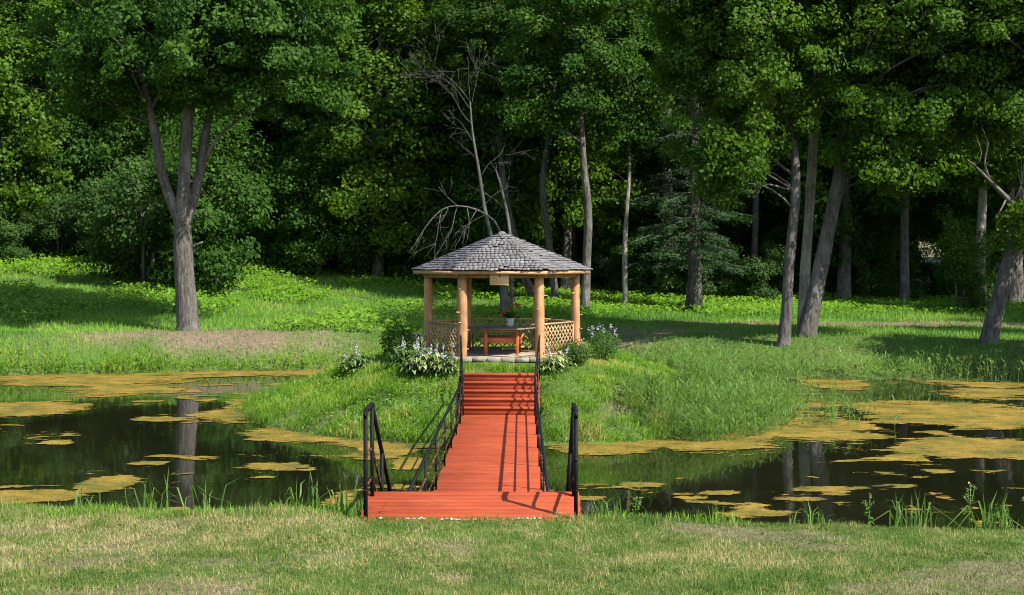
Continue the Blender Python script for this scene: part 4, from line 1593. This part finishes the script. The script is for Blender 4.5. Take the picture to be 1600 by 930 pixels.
t1 = make_tree(st, [((1.6, 0, 13.0), (3.6, 3.4, 4.6)), ((.2, -.4, 10.5), (2.2, 2.2, 2.0)), ((1.2, -.4, 4.6), (.8, .8, 1.2))], 280, 150, .75, .17, M['bark'], M['lime_leaf'], 8, .4)
plant_tree('leaning_tree', t1, b, 'leaning tree with a bare dead limb at the right edge')


# a spruce: whorls of drooping sprays
def make_spruce(h, r, z0, seed, trunk_r=.36, nwh=40, per=1700):
    tb_ = MB()
    zz = np.linspace(-.2, h, 14)
    rr = np.interp(zz, [-.2, .3, h], [trunk_r * 1.35, trunk_r, .03])
    tb_.tube(np.stack([.05 * np.sin(zz), .05 * np.cos(zz * .8), zz], 1), rr, 12, rough=.1, seed=seed)
    pts, nrm = [], []
    for k in range(nwh):
        z = z0 + (h - z0) * (k / nwh) ** .95
        for j in range(6):
            a = rng.uniform(0, 6.28)
            L = r * (1 - (z - z0) / (h - z0) * .85) * rng.uniform(.6, 1.1)
            d = np.array([math.cos(a), math.sin(a), 0])
            u = np.linspace(0, 1, 6)[:, None]
            path = np.array([0, 0, z]) + d * L * u + np.array([0, 0, 1.0]) * (-.32 * L * u ** 1.5 + .12 * L * u ** 3)
            tb_.tube(path, np.linspace(.035, .006, 6), 4, cap=False)
            n = int(per * L / r / 6)
            q = rng.uniform(.12, 1, n) ** .8
            c = np.stack([np.interp(q, u[:, 0], path[:, i]) for i in range(3)], 1)
            sdv = np.array([-d[1], d[0], 0])
            c += sdv * (rng.normal(0, .22, n) * (1.15 - q) * L)[:, None]
            c[:, 2] -= np.abs(rng.normal(0, .16, n))
            pts.append(c)
            nrm.append(np.tile(np.array([0, 0, .8]) + d * .4, (n, 1)))
    pts, nrm = np.vstack(pts), np.vstack(nrm)
    nrm += rng.normal(0, .45, nrm.shape)
    n = len(pts)
    v, f, t = leaves(pts, nrm, rng.uniform(.12, .30, n), rng.uniform(.1, .6, n), .3)
    return tb_.mesh('trunk', M['bark'], True), mesh_np('crown', v, f, False, t, [M['needle']])


sp1 = make_spruce(27, 3.6, 3.0, 4, .40)
b = foot(1084, 73)
plant_tree('spruce_tree', sp1, b, 'dark spruce with drooping lower boughs right of the gazebo', s=1.0)


# thin trunks near the wood's edge
def slim(px, d, pix, r0, ells, ncl, bark, lm, seed, label, name='slim_tree'):
    b = foot(px, d)
    pts = [np.array([0, 0, -.2]), np.array([0, 0, .3])] + loc_pts(b, pix, d)
    rad = np.concatenate([[r0 * 1.35, r0 * 1.05], np.linspace(r0, r0 * .25, len(pix))])
    m = make_tree([(pts, rad)], ells, ncl, 130, .8, .18, bark, lm, seed, .36)
    return plant_tree(name, m, b, label)


slim(914, 70, [(917, 400), (919, 330), (912, 260), (909, 205), (902, 120), (895, 20), (890, -60)], .22,
     [((-.8, 0, 14.5), (3.4, 3.2, 5.0)), ((-1.8, -.4, 10.6), (2.2, 2.0, 1.8))], 240, M['bark'], M['maple_leaf'], 12, 'slender grey trunk tree right behind the gazebo roof')
slim(977, 73, [(976, 400), (979, 330), (983, 270), (982, 200), (984, 120), (988, 30)], .13,
     [((.2, 0, 13), (2.6, 2.4, 4.4)), ((-.4, -.3, 8.9), (1.8, 1.6, 1.2))], 170, M['pale_bark'], M['maple_leaf'], 13, 'thinnest pale stemmed tree between the gazebo and the spruce')
slim(838, 78, [(822, 440), (806, 380), (792, 320), (782, 240), (776, 150), (770, 40), (765, -50)], .26,
     [((-2.0, 0, 15.0), (3.6, 3.4, 5.2)), ((-1.0, 0, 10.5), (2.6, 2.4, 1.8))], 240, M['bark'], M['forest_leaf'], 14, 'tree with leaning trunk seen through the gazebo')
slim(868, 76, [(858, 380), (848, 300), (852, 250), (862, 190), (868, 120), (874, 30), (878, -50)], .2,
     [((.6, 0, 14.8), (3.2, 3.0, 5.0))], 220, M['bark'], M['lime_leaf'], 15, 'light green tree with crooked trunk behind the gazebo')
slim(1178, 83, [(1178, 400), (1180, 320), (1181, 240), (1183, 140), (1184, 20), (1184, -60)], .2,
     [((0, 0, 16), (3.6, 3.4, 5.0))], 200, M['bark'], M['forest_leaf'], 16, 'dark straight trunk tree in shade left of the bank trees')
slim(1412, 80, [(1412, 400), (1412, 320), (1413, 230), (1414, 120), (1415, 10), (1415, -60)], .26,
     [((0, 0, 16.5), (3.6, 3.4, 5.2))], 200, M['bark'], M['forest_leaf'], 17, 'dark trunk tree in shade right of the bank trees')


# the dead tree and fallen boughs behind the gazebo
def bare(mb, p, d, L, r, depth):
    pts = [p]
    q = p.copy()
    dd = d.copy()
    for k in range(4):
        dd = dd + rng.normal(0, .13, 3)
        dd /= np.linalg.norm(dd)
        q = q + dd * L / 4
        pts.append(q.copy())
    mb.tube(pts, np.linspace(r, r * .45, 5), 6 if r > .03 else 4, cap=True)
    if depth > 0:
        for k in range(3 if depth > 1 else 2):
            i = random.choice((2, 3, 4))
            nd = dd + rng.normal(0, .5, 3)
            nd /= np.linalg.norm(nd)
            bare(mb, pts[i], nd, L * random.uniform(.5, .75), max(r * .5, .007), depth - 1)


b = foot(790, 68)
mb = MB()
pts, rad = sample_path([np.array([.3, .3, -.2]), *loc_pts(b, [(775, 400), (758, 330), (748, 265), (738, 205), (735, 160)], 68)], [.13, .10, .085, .07, .05, .03])
mb.tube(pts, rad, 8, rough=.12)
for (px, py, tx, ty, L) in ((735, 160, 690, 95, 2.6), (735, 162, 735, 95, 2.2), (737, 175, 700, 115, 2.2), (738, 195, 690, 150, 1.8), (736, 170, 752, 110, 1.8), (741, 225, 715, 190, 1.2), (750, 280, 772, 245, 1.6)):
    a, c = np.array(P(px, py, 68)) - b, np.array(P(tx, ty, 68)) - b
    d = (c - a) / np.linalg.norm(c - a)
    bare(mb, a, d, L, .017, 3)
t = thing('dead_tree', b, 'dead bare tree with bleached branches above the gazebo roof', 'tree')
mb.build('trunk', M['dead_bark'], t, True)

b = foot(770, 66)
mb = MB()
arc = loc_pts(b, [(785, 372), (772, 345), (745, 328), (715, 322), (690, 328), (665, 355), (640, 395)], 66, [0, 0, -.3, -.5, -.6, -.8, -1])
mb.tube(*sample_path(arc, [.06, .055, .045, .035, .03, .025, .015]), 7, rough=.1)
for (px, py, tx, ty) in ((745, 328, 725, 365), (715, 322, 700, 370), (690, 328, 675, 375), (730, 325, 745, 370), (700, 325, 690, 345), (715, 322, 690, 300), (772, 345, 790, 310), (760, 335, 735, 350), (665, 355, 650, 372), (745, 328, 780, 318)):
    a, c = np.array(P(px, py, 65.6)) - b, np.array(P(tx, ty, 65.2)) - b
    d = (c - a) / np.linalg.norm(c - a)
    bare(mb, a, d, np.linalg.norm(c - a) * 1.2, .02, 2)
mb.tube(*sample_path([np.array([.5, .2, -.2]), np.array([.48, .1, .6]), arc[0]], [.17, .15, .13]), 7)
t = thing('broken_tree', b, 'broken dead tree arching over to the left behind the gazebo roof', 'tree')
mb.build('trunk', M['dead_bark'], t, True)
b = foot(800, 70)
mb = MB()
mb.tube(*sample_path([np.array([0, 0, -.2]), *loc_pts(b, [(797, 370), (787, 310), (776, 270), (764, 250)], 70)], [.11, .09, .07, .05, .02]), 7, rough=.1)
for (px, py, tx, ty) in ((787, 310, 800, 280), (778, 275, 770, 240), (776, 270, 748, 262), (792, 330, 765, 310)):
    a, c = np.array(P(px, py, 70)) - b, np.array(P(tx, ty, 70)) - b
    bare(mb, a, (c - a) / np.linalg.norm(c - a), 1.6, .02, 2)
t = thing('dead_tree', b, 'short dead snag rising just behind the gazebo peak', 'tree')
mb.build('trunk', M['dead_bark'], t, True)


# the wood: a handful of tree shapes, copied
def rnd_trunk(h, r, seed, lean=.4):
    zz = np.linspace(-.2, h, 9)
    pts = np.stack([lean * np.sin(zz * .35 + seed) * zz / h, lean * np.cos(zz * .28 + seed * 2) * zz / h, zz], 1)
    return pts, np.interp(zz, [-.2, .4, h], [r * 1.35, r, .04])


proto = [
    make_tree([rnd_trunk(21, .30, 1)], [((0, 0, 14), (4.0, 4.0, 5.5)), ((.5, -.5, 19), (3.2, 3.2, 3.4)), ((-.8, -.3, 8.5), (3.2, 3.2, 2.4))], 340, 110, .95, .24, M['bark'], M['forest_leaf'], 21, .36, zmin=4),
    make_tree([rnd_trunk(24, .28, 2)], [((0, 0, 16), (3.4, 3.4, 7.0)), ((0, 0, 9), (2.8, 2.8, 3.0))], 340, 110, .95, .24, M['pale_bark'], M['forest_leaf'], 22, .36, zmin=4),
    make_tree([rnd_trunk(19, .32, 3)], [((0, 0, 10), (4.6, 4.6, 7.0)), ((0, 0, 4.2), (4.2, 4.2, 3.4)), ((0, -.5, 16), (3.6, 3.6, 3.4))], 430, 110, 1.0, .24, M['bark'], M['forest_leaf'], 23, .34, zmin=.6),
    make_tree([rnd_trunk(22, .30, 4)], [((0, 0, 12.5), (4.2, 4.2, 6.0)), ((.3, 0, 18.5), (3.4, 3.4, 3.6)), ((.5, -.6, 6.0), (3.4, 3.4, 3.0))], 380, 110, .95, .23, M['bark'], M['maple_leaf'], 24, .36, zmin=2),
]
limes = [proto[2], proto[3], proto[1]]
spr = make_spruce(25, 3.3, 1.6, 9, .32)
srb = [
    make_tree([(np.array([(0, 0, -.1), (.2, 0, 1.2), (.4, .1, 2.8)]), [.07, .05, .02]), (np.array([(0, 0, -.1), (-.4, .1, 1.1), (-.8, 0, 2.4)]), [.06, .05, .02]), (np.array([(0, 0, -.1), (.1, -.4, 1.1), (.3, -.8, 2.2)]), [.06, .04, .02])],
              [((0, 0, 2.0), (2.1, 2.0, 1.9)), ((.6, -.4, 1.0), (2.0, 1.8, 1.0))], 100, 150, .6, .13, M['bark'], M['shrub_leaf'], 31, .34, sides=6, zmin=.15),
    make_tree([(np.array([(0, 0, -.1), (.1, 0, 1.6), (.3, .1, 4.0)]), [.09, .06, .02]), (np.array([(0, 0, -.1), (-.5, .1, 1.5), (-.9, 0, 3.3)]), [.07, .05, .02])],
              [((0, 0, 3.0), (2.0, 2.0, 2.6)), ((-.4, -.3, 1.2), (1.8, 1.8, 1.2))], 110, 150, .65, .135, M['bark'], M['maple_leaf'], 32, .34, sides=6, zmin=.15),
]
rr_ = random.Random(5)
GW = 'trees of the dense wood behind the pond'
LW = 'leafy tree in the dense dark wood behind the pond'
for (yr, x0, x1, sp_) in ((84, -42, 44, 6.4), (91, -46, 47, 6.0), (99, -50, 50, 6.2), (108, -54, 54, 6.4), (118, -58, 58, 6.8), (129, -62, 62, 7.2)):
    x = x0 + rr_.uniform(0, 3)
    while x < x1:
        yy = yr + rr_.uniform(-2.5, 2.5) + (4.5 if x < -4 and yr < 95 else 0)
        if x > 1 and yr < 90:
            pool = [3, 4, 4]
            x += 3.5
        elif x > 1:
            pool = [0, 2, 4, 3, 4, 2]
        else:
            pool = [2, 3, 2, 0, 3]
        if yr > 105:
            pool = [2, 3, 2, 4]
        k = rr_.choice(pool)
        ms = spr if k == 4 else proto[k]
        s = rr_.uniform(.9, 1.2) * (1.12 if yr > 110 else 1)
        xx = x + rr_.uniform(-1.2, 1.2)
        px_ = 814 + (xx - CX) * F / yy
        where = 'left of the maple' if px_ < 230 else 'between the maple and the gazebo' if px_ < 640 else 'behind the gazebo' if px_ < 940 else 'between the gazebo and the bank trees' if px_ < 1230 else 'right of the bank trees'
        if yr > 95:
            where = 'in back rows ' + where
        plant_tree('spruce_tree' if k == 4 else 'forest_tree', ms, (xx, yy, float(height(xx, yy)) - .15), ('dark spruce of the wood ' if k == 4 else 'leafy tree of the wood ') + where, 'tree',
                   ('spruces of the wood ' if k == 4 else 'trees of the wood ') + where, rr_.uniform(0, 6.28), (s, s, s * rr_.uniform(.95, 1.12)))
        x += sp_ * rr_.uniform(.8, 1.2)
# flank trees that throw the dark shade over the left slope and close the view at its sides
for (x, y, k) in ((-33, 70, 2), (-38, 62, 3), (-40, 78, 2), (36, 64, 0), (33, 73, 1), (40, 56, 3), (28, 80, 0), ):
    plant_tree('forest_tree', proto[k], (x, y, float(height(x, y)) - .15), 'leafy tree of the wood out at the %s side of the pond' % ('left' if x < 0 else 'right'), 'tree', 'trees at the %s side' % ('left' if x < 0 else 'right'), x * 1.7, 1.05)
for (x, y, k, s_) in ((21.8, 49.5, 2, .5), (27, 55, 0, .6)):
    plant_tree('forest_tree', proto[k], (x, y, float(height(x, y)) - .1), 'young leafy tree on the right bank beyond the leaning tree', 'tree', 'young trees on the right bank', x, s_)
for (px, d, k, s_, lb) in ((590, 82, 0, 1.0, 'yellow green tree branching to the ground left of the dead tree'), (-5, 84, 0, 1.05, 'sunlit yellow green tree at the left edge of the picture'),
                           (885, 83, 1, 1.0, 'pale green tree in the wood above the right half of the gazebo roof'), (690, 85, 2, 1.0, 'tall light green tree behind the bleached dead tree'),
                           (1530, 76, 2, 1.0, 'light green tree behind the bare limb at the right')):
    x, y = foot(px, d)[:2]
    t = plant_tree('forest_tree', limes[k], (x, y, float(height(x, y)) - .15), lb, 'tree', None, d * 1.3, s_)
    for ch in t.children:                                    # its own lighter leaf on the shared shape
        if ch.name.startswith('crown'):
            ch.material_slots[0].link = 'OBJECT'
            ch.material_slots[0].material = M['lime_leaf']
for k in range(34):
    x = -38 + k * 1.15 + rr_.uniform(-.5, .5)
    y = 84 + rr_.uniform(-1.5, 4) - (0 if x < -6 else 3)
    s = rr_.uniform(.8, 1.6)
    plant_tree('shrub', srb[k % 2], (x, y, float(height(x, y)) - .1), 'leafy shrub along the edge of the wood on the left', 'shrub', 'shrubs along the left edge of the wood', rr_.uniform(0, 6.28), (s, s, s * rr_.uniform(.9, 1.4)))
for k in range(20):
    x = 3 + k * 2.0 + rr_.uniform(-.8, .8)
    y = 81 + rr_.uniform(0, 7)
    s = rr_.uniform(.6, 1.25)
    plant_tree('shrub', srb[(k + 1) % 2], (x, y, float(height(x, y)) - .1), 'shaded undergrowth shrub beneath the trees on the right', 'shrub', 'undergrowth shrubs on the right', rr_.uniform(0, 6.28), (s, s, s * rr_.uniform(.8, 1.3)))
x, y = foot(345, 74)[:2]
plant_tree('shrub', srb[1], (x, y, float(height(x, y)) - .1), 'bright rounded shrub tree just right of the maple trunk', 'shrub', None, 1.0, (1.55, 1.55, 1.75))
x, y = foot(225, 76)[:2]
plant_tree('shrub', srb[0], (x, y, float(height(x, y)) - .1), 'bright tall shrub just left of the maple trunk', 'shrub', None, 2.0, (1.7, 1.7, 2.0))
x, y = foot(1495, 72)[:2]
plant_tree('shrub', srb[1], (x, y, float(height(x, y)) - .1), 'sunlit shrub beside the leaning tree at the right', 'shrub', None, 3.0, (.75, .75, .95))
